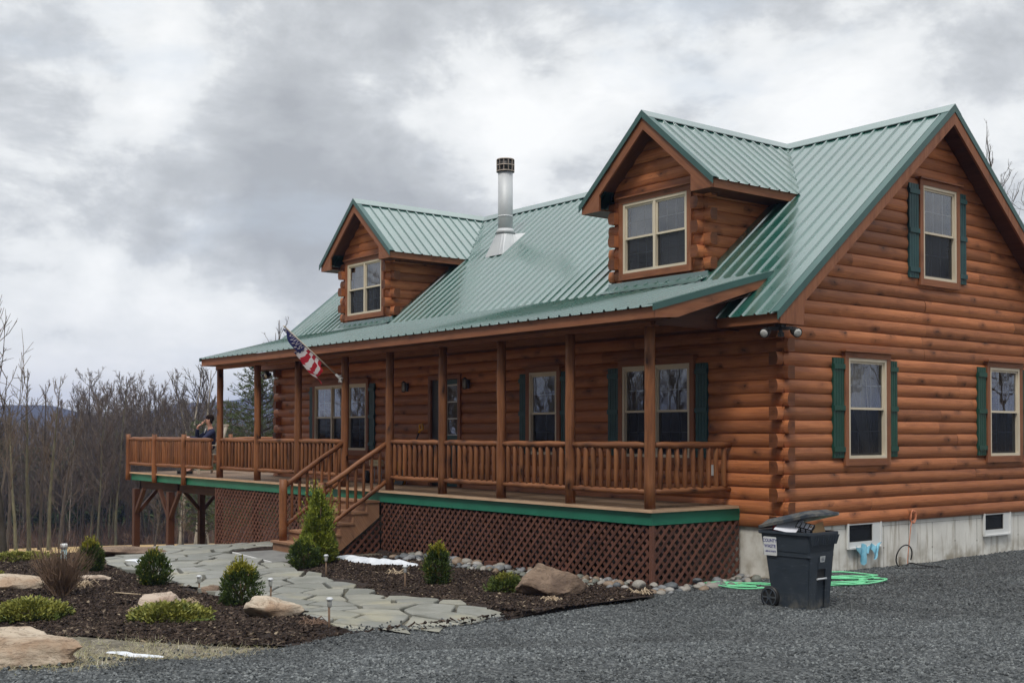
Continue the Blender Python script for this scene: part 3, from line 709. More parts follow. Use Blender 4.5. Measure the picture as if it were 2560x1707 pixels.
# ---- dormers
def dormer(cx,label,wlabel,bl):
    d=empty('dormer',(cx,DY,3.3));d['label']=label;d.parent=house;d.matrix_parent_inverse=Matrix.Translation(house.location).inverted();WM[d.name]=Matrix.Translation(d.location)
    zb=3.335-.09
    s0,s1,z0,z1=cx-.735,cx+.665,3.535,4.65
    cl=lambda z:(max(cx-DW,cx-(DRZ-.14-z)/DS),min(cx+DW,cx+(DRZ-.14-z)/DS))
    wl=log_wall(FX(DY),cx-DW,cx+DW,zb,15,[(s0,s1,z0,z1)],cl,False)
    # cheeks: one log wall per side; they run back into the main roof
    for sg in (1,-1):
        X=cx+sg*DW
        w2=log_wall((lambda X,sg:(lambda s,n,z:(X+sg*n,s,z)))(X,sg),DY,2.2,zb,8,(),None,False);wl.add(w2)
    HB(wl,'dormer_wall',M['log'],parent=d)
    for sg in (1,-1):
        c=MB()
        for k in range(1,8):
            X=cx+sg*DW
            if k%2: log_stub(c,FX(DY),min(X,X+sg*.13),max(X,X+sg*.13),k,zb,sg)
            else: log_stub(c,(lambda X,sg:(lambda s,n,z:(X+sg*n,s,z)))(X,sg),DY-.13,DY+.1,k,zb,-1)
        HB(c,'log_corner',[M['log'],M['log_end']],parent=d)
    dcs=1/math.hypot(1,DS)
    rf=MB()
    for sg in (1,-1):
        def segs(a,sg=sg):
            z=mainz(a);zmin=max(DEZ-.03,z) if a>0 else DEZ-.03
            x1=(DRZ-zmin)/DS
            return [(0,max(0,x1))]
        r=ribbed(lambda a,b,h,sg=sg:(cx+sg*(b+h*DS*dcs),a,DRZ-DS*b+h*dcs),DFY-.02,ymain(DRZ)-.03,.229,segs,.022)
        rf.add(r)
    ro=HB(rf,'dormer_roof',M['roof'],parent=d)
    q=MB();q2=MB()
    yb=ymain(DRZ)
    for sg in (1,-1):
        q.plate([(cx,DFY-.03,DRZ+.042),(cx,yb+.03,DRZ+.042),(cx+sg*.15,yb-.1,DRZ+.042-.15*DS),(cx+sg*.15,DFY-.03,DRZ+.042-.15*DS)],(0,0,-.012))
        q2.plate([(cx,DFY-.02,DRZ+.03),(cx+sg*DEX*1.03,DFY-.02,DRZ+.03-DS*DEX*1.03),(cx+sg*DEX*1.03,DFY-.02,DRZ-.075-DS*DEX*1.03),(cx,DFY-.02,DRZ-.075)],(0,-.012,0))
        q2.plate([(cx,DFY-.032,DRZ+.031),(cx+sg*DEX*1.03,DFY-.032,DRZ+.031-DS*DEX*1.03),(cx+sg*DEX*1.03,DFY+.09,DRZ+.031-DS*DEX*1.03),(cx,DFY+.09,DRZ+.031)],(0,0,-.004))
    HB(q,'ridge_cap',M['roof'],parent=d);HB(q2,'rake_trim',M['trim'],parent=d)
    # valley flashing strips
    b=MB()
    for sg in (1,-1):
        X=cx+sg*DEX
        zl=DRZ-DS*(DEX)
        b.plate([(cx,DFY,DRZ-.02),(X-sg*.005,DFY,zl-.02),(X-sg*.005,DFY,zl-.15),(cx+sg*(DW+.02),DFY,zl-.15),(cx+sg*(DW+.02),DFY,DRZ-DS*(DW+.02)-.26),(cx,DFY,DRZ-.26)],(0,.035,0))
        ye=ymain(zl-.08)
        b.plate([(X,DFY+.035,zl-.015),(X,ymain(zl)-.0,zl-.015),(X,ymain(zl-.15)+.0,zl-.15),(X,DFY+.035,zl-.15)],(-sg*.03,0,0))
    HB(b,'fascia',M['board'],parent=d)
    b=MB()
    for sg in (1,-1):
        X=cx+sg*DEX;zl=DRZ-DS*DEX
        b.plate([(cx+sg*DW*.97,DFY+.035,zl-.145),(X-sg*.03,DFY+.035,zl-.145),(X-sg*.03,ymain(zl-.15),zl-.145),(cx+sg*DW*.97,ymain(zl-.15),zl-.145)],(0,0,.01))
        b.plate([(cx,DFY+.035,DRZ-.2),(cx+sg*DW,DFY+.035,DRZ-.2-DS*DW),(cx+sg*DW,DY+.02,DRZ-.2-DS*DW),(cx,DY+.02,DRZ-.2)],(0,0,.012))
    HB(b,'soffit',M['soffit'],parent=d)
    bk=MB();bk.box(cx-.7,cx+.7,1.05,1.07,3.3,4.95);HB(bk,'room_wall',M['room'],parent=d)
    zm=(z0+z1)/2;sm_=(s0+s1)/2
    pane_shines=[(s0+.05 if a==0 else sm_+.03,sm_-.03 if a==0 else s1-.05,(zm,z1-.05)[0] if b else z0+.05,z1-.05 if b else zm) for a,b in bl]
    window(FX(DY),(s0,s1,z0,z1,2),label=wlabel,casing=.09,bot=.1,pane_shines=pane_shines)
dormer(DC[0],'larger looking dormer nearest the gable','double window in the near dormer',((0,1),(1,0)))
dormer(DC[1],'dormer at the far end of the roof','double window in the far dormer',((0,1),(1,1)))
# ---- chimney
cx,cy=-9.07,2.3
c=MB();c.tube([(cx,cy,4.9),(cx,cy,6.40)],.154,24,mi=0)
c.tube([(cx,cy,5.44),(cx,cy,5.47)],.160,24)
ch=HB(c,'chimney',M['steel'],'round steel chimney pipe')
c=MB()
bx0,bx1,by0,by1=cx-.36,cx+.24,cy-.30,cy+.30
N=24;top=[(cx+.19*math.cos(2*math.pi*i/N),cy+.19*math.sin(2*math.pi*i/N),5.10) for i in range(N)]
sq=[]
for i in range(N):
    a=2*math.pi*i/N;k=1/max(abs(math.cos(a)),abs(math.sin(a)))
    x=cx+k*math.cos(a)*.30;y=cy+k*math.sin(a)*.30;sq.append((x,y,mainz(y)+.03))
for i in range(N): c.face([sq[i],sq[(i+1)%N],top[(i+1)%N],top[i]])
c.tube([(cx,cy,5.10),(cx,cy,5.20)],[.215,.160],24)
HB(c,'chimney_boot',M['steel'],parent=ch)
c=MB();c.tube([(cx,cy,6.38),(cx,cy,6.62)],.172,24);HB(c,'chimney_cap_core',M['black'],parent=ch)
c=MB()
c.tube([(cx,cy,6.62),(cx,cy,6.645)],[.19,.18],24)
for z in (6.38,6.50): c.tube([(cx,cy,z),(cx,cy,z+.022)],.188,24)
for i in range(12):
    a=2*math.pi*i/12+.2;c.beam((cx+.18*math.cos(a),cy+.18*math.sin(a),6.38),(cx+.18*math.cos(a),cy+.18*math.sin(a),6.62),.018,.012)
HB(c,'chimney_cap',M['copper'],parent=ch)
# ================================================================== PORCH
PYp=-1.548
px=[-.953,-2.557,-4.168,-5.745,-7.374,-8.925,-10.759,-12.552,-14.42]
def logpost(x,y,z0,z1,r,name='porch_post'):
    m=MB();n=7;m.tube([(x+rnd.uniform(-.004,.004),y+rnd.uniform(-.004,.004),lerp(z0,z1,i/n)) for i in range(n+1)],[r*rnd.uniform(.96,1.04)*(1-.06*i/n) for i in range(n+1)],12)
    return HB(m,name,M['post'])
for x in px: logpost(x,PYp,0,2.402,.075)
dpx=[-15.915,-17.709,-19.481]
for x in dpx: logpost(x,-1.76,-.21,.955,.062,'rail_post')
def rail(p,q,z,r,m,taper=.75):
    p=Vector(p);q=Vector(q);n=8
    m.tube([p.lerp(q,i/n)+Vector((rnd.uniform(-.004,.004),rnd.uniform(-.004,.004),z+rnd.uniform(-.006,.006))) for i in range(n+1)],[r*(taper if i in (0,n) else rnd.uniform(.94,1.06)) for i in range(n+1)],9)
def railing(p,q,nb,stuff=False,z0=.22,z1=.835,label=None):
    m=MB();rail(p,q,z1,.047,m)
    o=HB(m,'railing',M['post'],label)
    m=MB();rail(p,q,z0,.044,m);HB(m,'bottom_rail',M['post'],parent=o)
    p=Vector(p);q=Vector(q);sm=MB()
    for i in range(nb):
        t=(i+.75)/(nb+.5);c=p.lerp(q,t);b=sm if stuff else MB()
        r=rnd.uniform(.034,.041);dx=rnd.uniform(-.008,.008)
        b.tube([(c.x+dx*k,c.y+rnd.uniform(-.004,.004),lerp(z0+.015,z1-.02,f)) for k,f in ((0,0),(1,.06),(0,.4),(1,.7),(0,.93),(0,1))],[r*.6,r,r*rnd.uniform(.93,1.07),r*rnd.uniform(.93,1.07),r*.95,r*.5],7)
        if not stuff: HB(b,'baluster',M['baluster'],parent=o)
    if stuff: tag(HB(sm,'balusters',M['baluster'],parent=o),kind='stuff')
g=.07
for i in range(8):
    if i==4: continue
    railing((px[i]-g,PYp,0),(px[i+1]+g,PYp,0),9 if i<4 else 10)
railing((px[0],PYp+g,0),(px[0],-.0,0),9)
railing((px[8]-g,-1.70,0),(dpx[0]+g,-1.74,0),11)
railing((dpx[0]-g,-1.74,0),(dpx[1]+g,-1.74,0),13,True)
railing((dpx[1]-g,-1.74,0),(dpx[2]+g,-1.74,0),13,True)
railing((dpx[2]+.05,-1.7,0),(dpx[2]+.05,.95,0),18,True)
railing((dpx[2]+.05,1.05,0),(dpx[2]+.05,3.7,0),18,True)
railing((dpx[2]+.1,3.75,0),(-17.2,3.75,0),16,True)
railing((-17.1,3.75,0),(-14.95,3.75,0),14,True)
for x,y in ((dpx[2]+.05,1.0),(dpx[2]+.05,3.75),(-17.15,3.75)): logpost(x,y,-.21,.955,.062,'rail_post')
# deck
XD=-.77;XDL=-19.40;YF=-1.70
d=MB()
nb=13
for i in range(nb):
    y0=lerp(YF-.018,-.04,i/nb);y1=lerp(YF-.018,-.04,(i+1)/nb)-.006
    x=XDL-.015
    while x<XD+.01:
        x2=min(x+rnd.uniform(3.2,4.9),XD+.018)
        if XD-x2<.8:x2=XD+.018
        d.box(x,x2-.003,y0,y1,-.032,0);x=x2
y=-.03
while y<3.85:
    d.box(XDL-.015,XLW-.24,y,y+.135,-.032,0);y+=.141
deck=HB(d,'deck',M['deck'],'porch floor of weathered boards')
r=MB()
r.box(XDL,XD,YF,YF+.032,-.20,-.034);r.box(XD-.032,XD,YF+.032,.0,-.20,-.034);r.box(XDL,XDL+.032,YF+.032,3.8,-.20,-.034);r.box(XDL+.032,XLW-.24,3.77,3.8,-.20,-.034)
HB(r,'rim_board',M['rimgreen'],parent=deck)
r=MB();r.box(XDL-.02,XD+.04,YF-.046,YF-.020,-.034,.0015);r.box(XD+.02,XD+.042,YF-.019,-.06,-.034,.0015)
HB(r,'deck_edge',M['edge'],parent=deck)
j=MB();x=XDL+.25
while x<XD-.1:
    j.box(x,x+.04,YF+.04,-.05 if x>XLW-.3 else 3.75,-.22,-.04);x+=.42
j.box(-14.3,XD-.05,-1.58,-1.50,-.44,-.222);j.box(XDL+.06,-14.3,-1.50,-1.38,-.42,-.222);j.box(XDL+.04,XDL+.14,-1.5,3.7,-.42,-.222);j.box(-16.9,-16.8,-1.5,3.7,-.42,-.222)
HB(j,'joist',M['shadewood'],'dark joists below the deck',parent=deck)
def support(x,y,zb,dirs,mat='support'):
    m=MB();s=.075;m.box(x-s,x+s,y-s,y+s,zb,-.42)
    o=HB(m,'deck_support',M[mat])
    for dx,dy in dirs:
        b=MB();b.beam((x+dx*.05,y+dy*.05-(.02 if dx else 0),-1.02),(x+dx*.60,y+dy*.60-(.02 if dx else 0),-.40),.085,.085);HB(b,'brace',M[mat],parent=o)
support(-19.33,-1.60,-2.4,[(1,0),(0,1)]);support(-17.09,-1.60,-2.3,[(1,0),(-1,0)]);support(-19.35,.15,-2.5,[(0,1),(0,-1)],'shadewood');support(-16.85,2.6,-2.5,[(0,1),(0,-1)],'shadewood');support(-19.35,3.4,-2.6,[(0,-1)],'shadewood')
# lattice
def clip_poly(P,n,c):
    out=[]
    for i in range(len(P)):
        a,b=P[i],P[(i+1)%len(P)];da=a[0]*n[0]+a[1]*n[1]-c;db=b[0]*n[0]+b[1]*n[1]-c
        if da<=0: out.append(a)
        if (da<0)!=(db<0) and abs(da-db)>1e-12: t=da/(da-db);out.append((lerp(a[0],b[0],t),lerp(a[1],b[1],t)))
    return out
def lattice(P,poly,sp=.104,w=.043,off=(.0,.009)):
    mb=MB()
    xs=[p[0] for p in poly];zs=[p[1] for p in poly]
    for layer,(nx,nz) in enumerate(((.7071,.7071),(.7071,-.7071))):
        lo=min(x*nx+z*nz for x in (min(xs),max(xs)) for z in (min(zs),max(zs)));hi=max(x*nx+z*nz for x in (min(xs),max(xs)) for z in (min(zs),max(zs)))
        c=math.floor(lo/sp)*sp
        while c<hi:
            q=clip_poly(clip_poly(poly,(nx,nz),c+w+rnd.uniform(-.003,.003)),(-nx,-nz),-c)
            if len(q)>=3:
                a,b=off[layer],off[layer]+.008
                vo=10*rnd.randint(0,40)+rnd.random()*9
                uv=[(x*nz-z*nx,x*nx+z*nz+vo) for x,z in q]
                mb.face([P(x,z,b) for x,z in q],uv);mb.face([P(x,z,a) for x,z in reversed(q)],list(reversed(uv)))
                for i in range(len(q)):
                    (x,z),(x2,z2)=q[i],q[(i+1)%len(q)];mb.face([P(x,z,a),P(x2,z2,a),P(x2,z2,b),P(x,z,b)],[(0,vo),(.1,vo),(.1,vo),(0,vo)])
            c+=sp
    return mb
LF=lambda x,z,n:(x,-1.665-n,z)
lat=[((-14.32,-.21),(-14.32,-2.2),(-8.98,-1.4),(-8.98,-.21)),((-7.42,-.21),(-7.42,-1.25),(XD-.01,-1.2),(XD-.01,-.21))]
for P_ in lat:
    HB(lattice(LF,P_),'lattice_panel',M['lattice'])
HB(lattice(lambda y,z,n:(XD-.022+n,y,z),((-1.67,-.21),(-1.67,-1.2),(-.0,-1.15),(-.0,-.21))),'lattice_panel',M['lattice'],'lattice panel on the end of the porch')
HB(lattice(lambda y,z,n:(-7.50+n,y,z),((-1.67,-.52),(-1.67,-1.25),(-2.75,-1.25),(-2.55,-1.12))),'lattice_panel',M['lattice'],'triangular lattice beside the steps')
m=MB()
for x in (-14.30,-12.552,-10.759,-8.96,-7.40,-5.745,-4.168,-2.557,-.90): m.box(x-.05,x+.05,-1.64,-1.54,-2.0 if x<-9 else -1.15,-.45)
HB(m,'pier_post',M['shadewood'],'posts behind the lattice')
m=MB();m.box(XD-.055,XD-.002,-1.69,-1.64,-1.2,-.205);m.box(-14.34,-14.29,-1.688,-1.66,-2.0,-.205);HB(m,'corner_trim',M['lattice'])
m=MB()
for x in (-5.72,-4.15,-2.54,-.96): m.box(x-.11,x+.11,-1.80,-1.69,-1.12,-.945)
HB(m,'footing_block',M['lattice'],'brown blocks under the lattice')
# stairs
SX0,SX1=-8.95,-7.44
s=MB();
for i in range(5):
    z=-.905+i*.1815;y=-2.99+i*.258
    s.box(SX0-(.02 if i==0 else -.10),SX1,y-.03,y+.275,z-.036,z)
stair=HB(s,'steps',M['stair'],'wooden steps up to the porch')
s=MB()
for i in range(6):
    z=-.905+i*.1815;y=-2.99+i*.258
    if i<5: s.box(SX0+(.02 if i==0 else .12),SX1-.012,y,y+.022,z-.1805,z-.037)
    else: s.box(SX0+.12,SX1-.012,YF-.012,YF-.001,-.215,-.215+.004)
HB(s,'riser',M['stair'],parent=stair)
for x in (SX0+.10,SX1-.055):
    s=MB();P_=[(x,-2.97,-1.12)]
    zz=[(-2.97,-.945)]
    for i in range(5):
        y=-2.99+i*.258+.02;z=-.905+i*.1815-.037
        if i: zz+=[(y,z-.1815),(y,z)]
    zz+=[(YF-.002,-.22),(YF-.002,-.47),(-2.62,-1.12)]
    # convex strips so the stepped outline renders cleanly
    low=lambda y:-.47+(y-(YF-.002))*((-.47+1.12)/((YF-.002)+2.62)) if y>-2.62 else -1.12
    for i in range(5):
        y0=-2.97+i*.258;y1=y0+.258 if i<4 else YF-.002;zt=-.905+i*.1815-.037
        s.hexa([(x,y0,max(-1.12,low(y0))),(x+.04,y0,max(-1.12,low(y0))),(x+.04,y1,max(-1.12,low(y1))),(x,y1,max(-1.12,low(y1))),(x,y0,zt),(x+.04,y0,zt),(x+.04,y1,zt),(x,y1,zt)])
    HB(s,'stringer',M['stair'],parent=stair)
def newel(x,y,z0,z1):
    m=MB();m.tube([(x,y,lerp(z0,z1,i/5)) for i in range(6)],[.072*rnd.uniform(.97,1.03) for i in range(6)],12);HB(m,'newel_post',M['post'],parent=stair)
newel(-8.80,-2.86,-.905,.17);newel(-7.58,-2.76,-.905,.15)
for x0,y0,x1 in ((-8.80,-2.86,px[5]+.0),(-7.58,-2.76,px[4]-.03)):
    m=MB();n=6
    A=Vector((x0,y0+.05,.07));B=Vector((x1,-1.60,.80))
    m.tube([A.lerp(B,i/n)+Vector((0,0,rnd.uniform(-.008,.008))) for i in range(n+1)],[.047*rnd.uniform(.95,1.05) for i in range(n+1)],9)
    o=HB(m,'stair_rail',M['post'],parent=house)
    m=MB();A2=A+Vector((0,0,-.70));B2=B+Vector((0,0,-.66))
    m.tube([A2.lerp(B2,i/n)+Vector((0,0,rnd.uniform(-.008,.008))) for i in range(n+1)],[.04*rnd.uniform(.95,1.05) for i in range(n+1)],9);HB(m,'bottom_rail',M['post'],parent=o)
    for i in range(7):
        t=(i+.8)/7.6;p=A.lerp(B,t);q=A2.lerp(B2,t);m=MB()
        m.tube([q,q.lerp(p,.1),q.lerp(p,.5)+Vector((rnd.uniform(-.006,.006),0,0)),q.lerp(p,.9),p],[.016,.027,.028,.026,.016],7);HB(m,'baluster',M['baluster'],parent=o)
# ---- lights on the house
def flood(x,y,z,fx,fy,heads=2):
    m=MB();m.box(x-.05,x+.05,y-.05,y+.05,z-.04,z);m.beam((x-.16*fy,y+.16*fx,z-.055),(x+.16*fy,y-.16*fx,z-.055),.05,.045)
    o=HB(m,'floodlight',M['black'])
    for s in (-1,1):
        c=Vector((x-s*.19*fy,y+s*.19*fx,z-.10));d=Vector((fx*.7-s*.35*fy,fy*.7+s*.35*fx,-.3)).normalized()
        m=MB();m.tube([c-d*.09,c-d*.05,c+d*.05,c+d*.06],[.03,.055,.066,.066],14);h=HB(m,'lamp_head',M['black'],parent=o)
        m=MB();m.tube([c+d*.055,c+d*.068,c+d*.075],[.056,.05,.02],14);HB(m,'lamp_lens',M['lens'],parent=o)
    m=MB();m.tube([(x,y,z-.05),(x+fx*.05,y+fy*.05,z-.13)],[.02,.03],8);m.box(x+fx*.05-.03,x+fx*.05+.03,y+fy*.05-.03,y+fy*.05+.03,z-.17,z-.11);HB(m,'motion_sensor',M['black'],parent=o)
flood(.20,-.30,2.42,.66,-.75)
flood(-14.85,-.22,2.42,-.3,-.95)
for x in (-9.2,-7.17):
    m=MB(FX(0));m.box(x-.035,x+.035,-.01,.03,1.80,1.96);m.tube([(x,.09,2.0),(x,.09,1.97)],[.012,.045],8);m.tube([(x,.09,1.80),(x,.09,1.785)],[.045,.03],8)
    for a in range(6): m.tube([(x+.042*math.cos(a*1.047),.09+.042*math.sin(a*1.047),1.80),(x+.042*math.cos(a*1.047),.09+.042*math.sin(a*1.047),1.97)],.004,4)
    m.tube([(x,.03,1.96),(x,.09,2.0)],.01,5)
    o=HB(m,'porch_lantern',M['black']);m=MB(FX(0));m.tube([(x,.09,1.805),(x,.09,1.965)],.033,10);HB(m,'lantern_glass',M['lens'],parent=o)
m=MB(FX(0));m.box(-1.28+.0,-1.20,-.01,.03,.40,.55);HB(m,'meter_box',M['white'],'small pale box on the porch wall')
# ================================================================== GROUND
def path_pts(): return [(-7.1,-3.80),(-6.2,-4.02),(-5.24,-4.22),(-4.3,-4.40),(-3.27,-4.46),(-2.4,-4.52),(-1.64,-4.48),(-.9,-4.40),(-.24,-4.46),(.05,-4.95),(.10,-5.59),(.10,-6.2),(.04,-6.62),(-.5,-6.62),(-1.05,-6.54),(-1.9,-6.28),(-2.76,-6.16),(-3.4,-6.28),(-3.97,-6.32),(-5.0,-6.22),(-6.07,-6.14),(-7.3,-6.16),(-8.5,-6.08),(-9.71,-5.69),(-10.3,-5.2),(-11.0,-4.3),(-11.3,-3.0),(-11.2,-1.78),(-9.02,-1.78),(-9.02,-3.80),(-8.0,-3.90)]
def inpoly(x,y,P):
    c=False;j=len(P)-1
    for i in range(len(P)):
        (a,b),(d,e)=P[i],P[j]
        if (b>y)!=(e>y) and x<(d-a)*(y-b)/(e-b)+a: c=not c
        j=i
    return c
def terrain():
    m=MB();cx,cy=10.2,-12.5
    rs=[0];r=.6
    while r<1480: rs.append(r);r+=max(.32,min(r*.035,90)) if r<45 else r*.05
    na=260
    ids=[]
    for r in rs:
        row=[]
        for k in range(na):
            a=2*math.pi*k/na;x=cx+r*math.cos(a);y=cy+r*math.sin(a)
            z=G(x,y)
            if r>60: z+=noise.noise(Vector((x*.03,y*.03,0)))*min(1.2,(r-60)*.01)
            # the distant ridge to the west
            if r>320:
                az=math.atan2(y-cy,-(x-cx))
                w=math.exp(-((az-.25)/.5)**2)
                w2=sst(340,1000,r)
                z+=w*w2*(46+10*math.sin(az*13+1)+5*math.sin(az*31)+2.5*math.sin(az*70)+3*noise.noise(Vector((x*.02,y*.02,0))))+(1-w)*w2*16
            row.append(m.pt((x,y,z)))
        ids.append(row)
    for i in range(len(rs)-1):
        for k in range(na):
            k2=(k+1)%na
            m.face_ids((ids[i][k],ids[i+1][k],ids[i+1][k2],ids[i][k2]),None,True)
    return m
tag(terrain().build('ground',M['terrain'],fix=False),kind='structure')
def xl(y):
    P=[(-20,-3.),(-12,.6),(-10.6,1.45),(-9.77,1.62),(-9.39,1.55),(-8.9,1.05),(-8.52,.66),(-7.9,.52),(-7.5,.52),(-7.26,.43),(-6.85,.2),(-6.66,.06),(-6.5,-.25),(-5.0,-.28),(-4.5,-.30),(-4.36,-.16),(-3.4,-.02),(-2.3,-.10),(-1.75,-.70),(-.4,-.74),(.02,-.15),(.06,-.05),(16,-.05)]
    for (a,b),(c,d) in zip(P,P[1:]):
        if a<=y<=c: return lerp(b,d,(y-a)/(c-a))
    return P[-1][1] if y>16 else P[0][1]
def gz(x,y): return G(x,y)+.006+.014*noise.noise(Vector((x*1.3,y*1.3,0)))+.010*noise.noise(Vector((x*4,y*4,3)))
def gravel_sheet(y0,y1,xmax,dy,dx,lift=.006,xmin=None):
    m=MB();rows=[]
    n=int((y1-y0)/dy)
    for j in range(n+1):
        y=y0+dy*j;a=xl(y)+.05*noise.noise(Vector((y*2.3,0,0)))+.03*noise.noise(Vector((y*7,0,0)));k=int((xmax+3)/dx);row=[]
        for i in range(k+1):
            x=lerp(a,xmax,(i/k)**1.25);row.append(m.pt((x,y,gz(x,y)+lift)))
        rows.append(row)
    for A,B in zip(rows,rows[1:]):
        for i in range(len(A)-1): m.face_ids((A[i],A[i+1],B[i+1],B[i]),None,True)
    return m
tag(gravel_sheet(-19,15,24,.3,.35).build('gravel_driveway',M['gravel_bed'],fix=False),kind='structure')
# geometry nodes scatter on a sheet: the object itself becomes the instances
def scatter(obj,name,material,dens,smin,smax,shape,seed=1,lift=0.,flat=.6,stretch=1.,tilt=3.14):
    ng=bpy.data.node_groups.new(name,'GeometryNodeTree')
    ng.interface.new_socket('Geometry',in_out='INPUT',socket_type='NodeSocketGeometry')
    ng.interface.new_socket('Geometry',in_out='OUTPUT',socket_type='NodeSocketGeometry')
    N=ng.nodes.new;L=ng.links.new
    gi=N('NodeGroupInput');go=N('NodeGroupOutput')
    dp=N('GeometryNodeDistributePointsOnFaces');L(gi.outputs[0],dp.inputs['Mesh']);dp.inputs['Seed'].default_value=seed
    at=N('GeometryNodeInputNamedAttribute');at.data_type='FLOAT';at.inputs['Name'].default_value='dens'
    mu=N('ShaderNodeMath');mu.operation='MULTIPLY';L(at.outputs[0],mu.inputs[0]);mu.inputs[1].default_value=dens;L(mu.outputs[0],dp.inputs['Density'])
    if shape=='stone':
        ic=N('GeometryNodeMeshIcoSphere');ic.inputs['Radius'].default_value=.5;ic.inputs['Subdivisions'].default_value=1
        sp=N('GeometryNodeSetPosition');L(ic.outputs[0],sp.inputs[0])
        rv=N('FunctionNodeRandomValue');rv.data_type='FLOAT_VECTOR';rv.inputs[0].default_value=(-.17,)*3;rv.inputs[1].default_value=(.17,)*3
        L(rv.outputs[0],sp.inputs['Offset']);geo=sp.outputs[0]
    elif shape=='chip':
        ic=N('GeometryNodeMeshCube');ic.inputs['Size'].default_value=(1,.34,.12)
        sp=N('GeometryNodeSetPosition');L(ic.outputs[0],sp.inputs[0])
        rv=N('FunctionNodeRandomValue');rv.data_type='FLOAT_VECTOR';rv.inputs[0].default_value=(-.12,)*3;rv.inputs[1].default_value=(.12,)*3
        L(rv.outputs[0],sp.inputs['Offset']);geo=sp.outputs[0]
    else:
        ic=N('GeometryNodeMeshCone');ic.inputs['Vertices'].default_value=3;ic.inputs['Radius Bottom'].default_value=.035;ic.inputs['Depth'].default_value=1.;geo=ic.outputs[0]
    sm=N('GeometryNodeSetMaterial');L(geo,sm.inputs[0]);sm.inputs['Material'].default_value=material
    io=N('GeometryNodeInstanceOnPoints');L(dp.outputs['Points'],io.inputs[0]);L(sm.outputs[0],io.inputs['Instance'])
    rr=N('FunctionNodeRandomValue');rr.data_type='FLOAT_VECTOR';rr.inputs[0].default_value=(-tilt,-tilt,-3.14);rr.inputs[1].default_value=(tilt,tilt,3.14);L(rr.outputs[0],io.inputs['Rotation'])
    rs=N('FunctionNodeRandomValue');rs.data_type='FLOAT';rs.inputs[2].default_value=smin;rs.inputs[3].default_value=smax
    rx=N('FunctionNodeRandomValue');rx.data_type='FLOAT_VECTOR';rx.inputs[0].default_value=(.75*stretch,.75,flat);rx.inputs[1].default_value=(1.3*stretch,1.2,flat*1.6);rx.inputs['Seed'].default_value=5
    vm=N('ShaderNodeVectorMath');vm.operation='SCALE';L(rx.outputs[0],vm.inputs[0]);L(rs.outputs[1],vm.inputs['Scale']);L(vm.outputs[0],io.inputs['Scale'])
    L(io.outputs[0],go.inputs[0])
    md=obj.modifiers.new('scatter','NODES');md.node_group=ng
    obj.data.materials.clear();obj.data.materials.append(material)
def dens_attr(o,fn):
    a=o.data.attributes.new('dens','FLOAT','POINT')
    a.data.foreach_set('value',[fn(*v.co) for v in o.data.vertices])
g=gravel_sheet(-11.5,9,10.5,.25,.3,.002).build('gravel',M['gravel'],fix=False)
CD=Vector((-.788,.614))
def depth(x,y): return (x-10.19)*CD.x+(y+12.54)*CD.y
def gd(x,y,z):
    d=depth(x,y)
    if d<6.2 or y>8.7: return 0
    if -6.62<y<-4.38 and x<.1: return sst(-.24,-.02,x)
    return 1.0 if d<13 else max(.35,1-(d-13)*.09)
dens_attr(g,gd)
scatter(g,'gravel_stones',M['gravel'],1750,.014,.036,'stone',3,flat=.6)
tag(g,kind='stuff',label='loose blue grey crushed stone covering the driveway')
# loose stones that have strayed on to the path end and the bed edge
def edge_sheet(x0,x1,y0,y1,zf,d=.12):
    m=MB();nx=int((x1-x0)/d);ny=int((y1-y0)/d);I=[[m.pt((x0+i*d,y0+j*d,zf(x0+i*d,y0+j*d))) for i in range(nx+1)] for j in range(ny+1)]
    for j in range(ny):
        for i in range(nx): m.face_ids((I[j][i],I[j][i+1],I[j+1][i+1],I[j+1][i]))
    return m
g2=edge_sheet(-1.6,1.6,-10.8,-2.0,lambda x,y:G(x,y)+(.074-.046*sst(-1.3,0,x) if inpoly(x,y,path_pts()) else .014)).build('stray_gravel',M['gravel'],fix=False)
dens_attr(g2,lambda x,y,z:(1.6 if y<-8 else 1)*max(0,1-((xl(y) if not -6.66<y<-4.36 else .06)-x)/(.75 if y>-8 else 1.3))**(3 if y>-8 else 2) if x<xl(y)+.4 else 0)
scatter(g2,'stray_stones',M['gravel'],120,.016,.034,'stone',9)
tag(g2,kind='stuff',label='loose grey stones scattered over the end of the path')
# ---- mulch
def bed_lo(x):
    P=[(-12,-8.2),(-10.8,-8.4),(-6,-9.5),(-3,-9.4),(-1.5,-8.82),(-.69,-8.54),(.2,-7.9),(.5,-7.55)]
    for (a,b),(c,d) in zip(P,P[1:]):
        if a<=x<=c:return lerp(b,d,(x-a)/(c-a))
    return -7.6
def bed_hi(x):
    P=[(-12,-5.6),(-10.6,-5.2),(-9.6,-4.2),(-8.9,-1.60),(-.77,-1.60),(-.70,-1.75),(-.1,-2.35),(-.02,-3.9),(.1,-4.3),(.14,-6.6),(.3,-7.0),(.5,-7.4)]
    for (a,b),(c,d) in zip(P,P[1:]):
        if a<=x<=c:return lerp(b,d,(x-a)/(c-a))
    return -4.
PP_=path_pts();SLABP=[(-9.0,-3.99),(-6.95,-3.99),(-6.95,-1.7),(-9.0,-1.7)]
def mulz(x,y): 
    e=min(1,(y-bed_lo(x))/.5)*min(1,max(0,(.5-x)/.5)) if x>-10 else .6
    return G(x,y)+.012+(-.07 if inpoly(x,y,PP_) or inpoly(x,y,SLABP) or (x>-.45 and -6.72<y<-4.34) else .04*max(0,e))+.03*noise.noise(Vector((x*1.1,y*1.1,7)))+.016*noise.noise(Vector((x*4.5,y*4.5,1)))
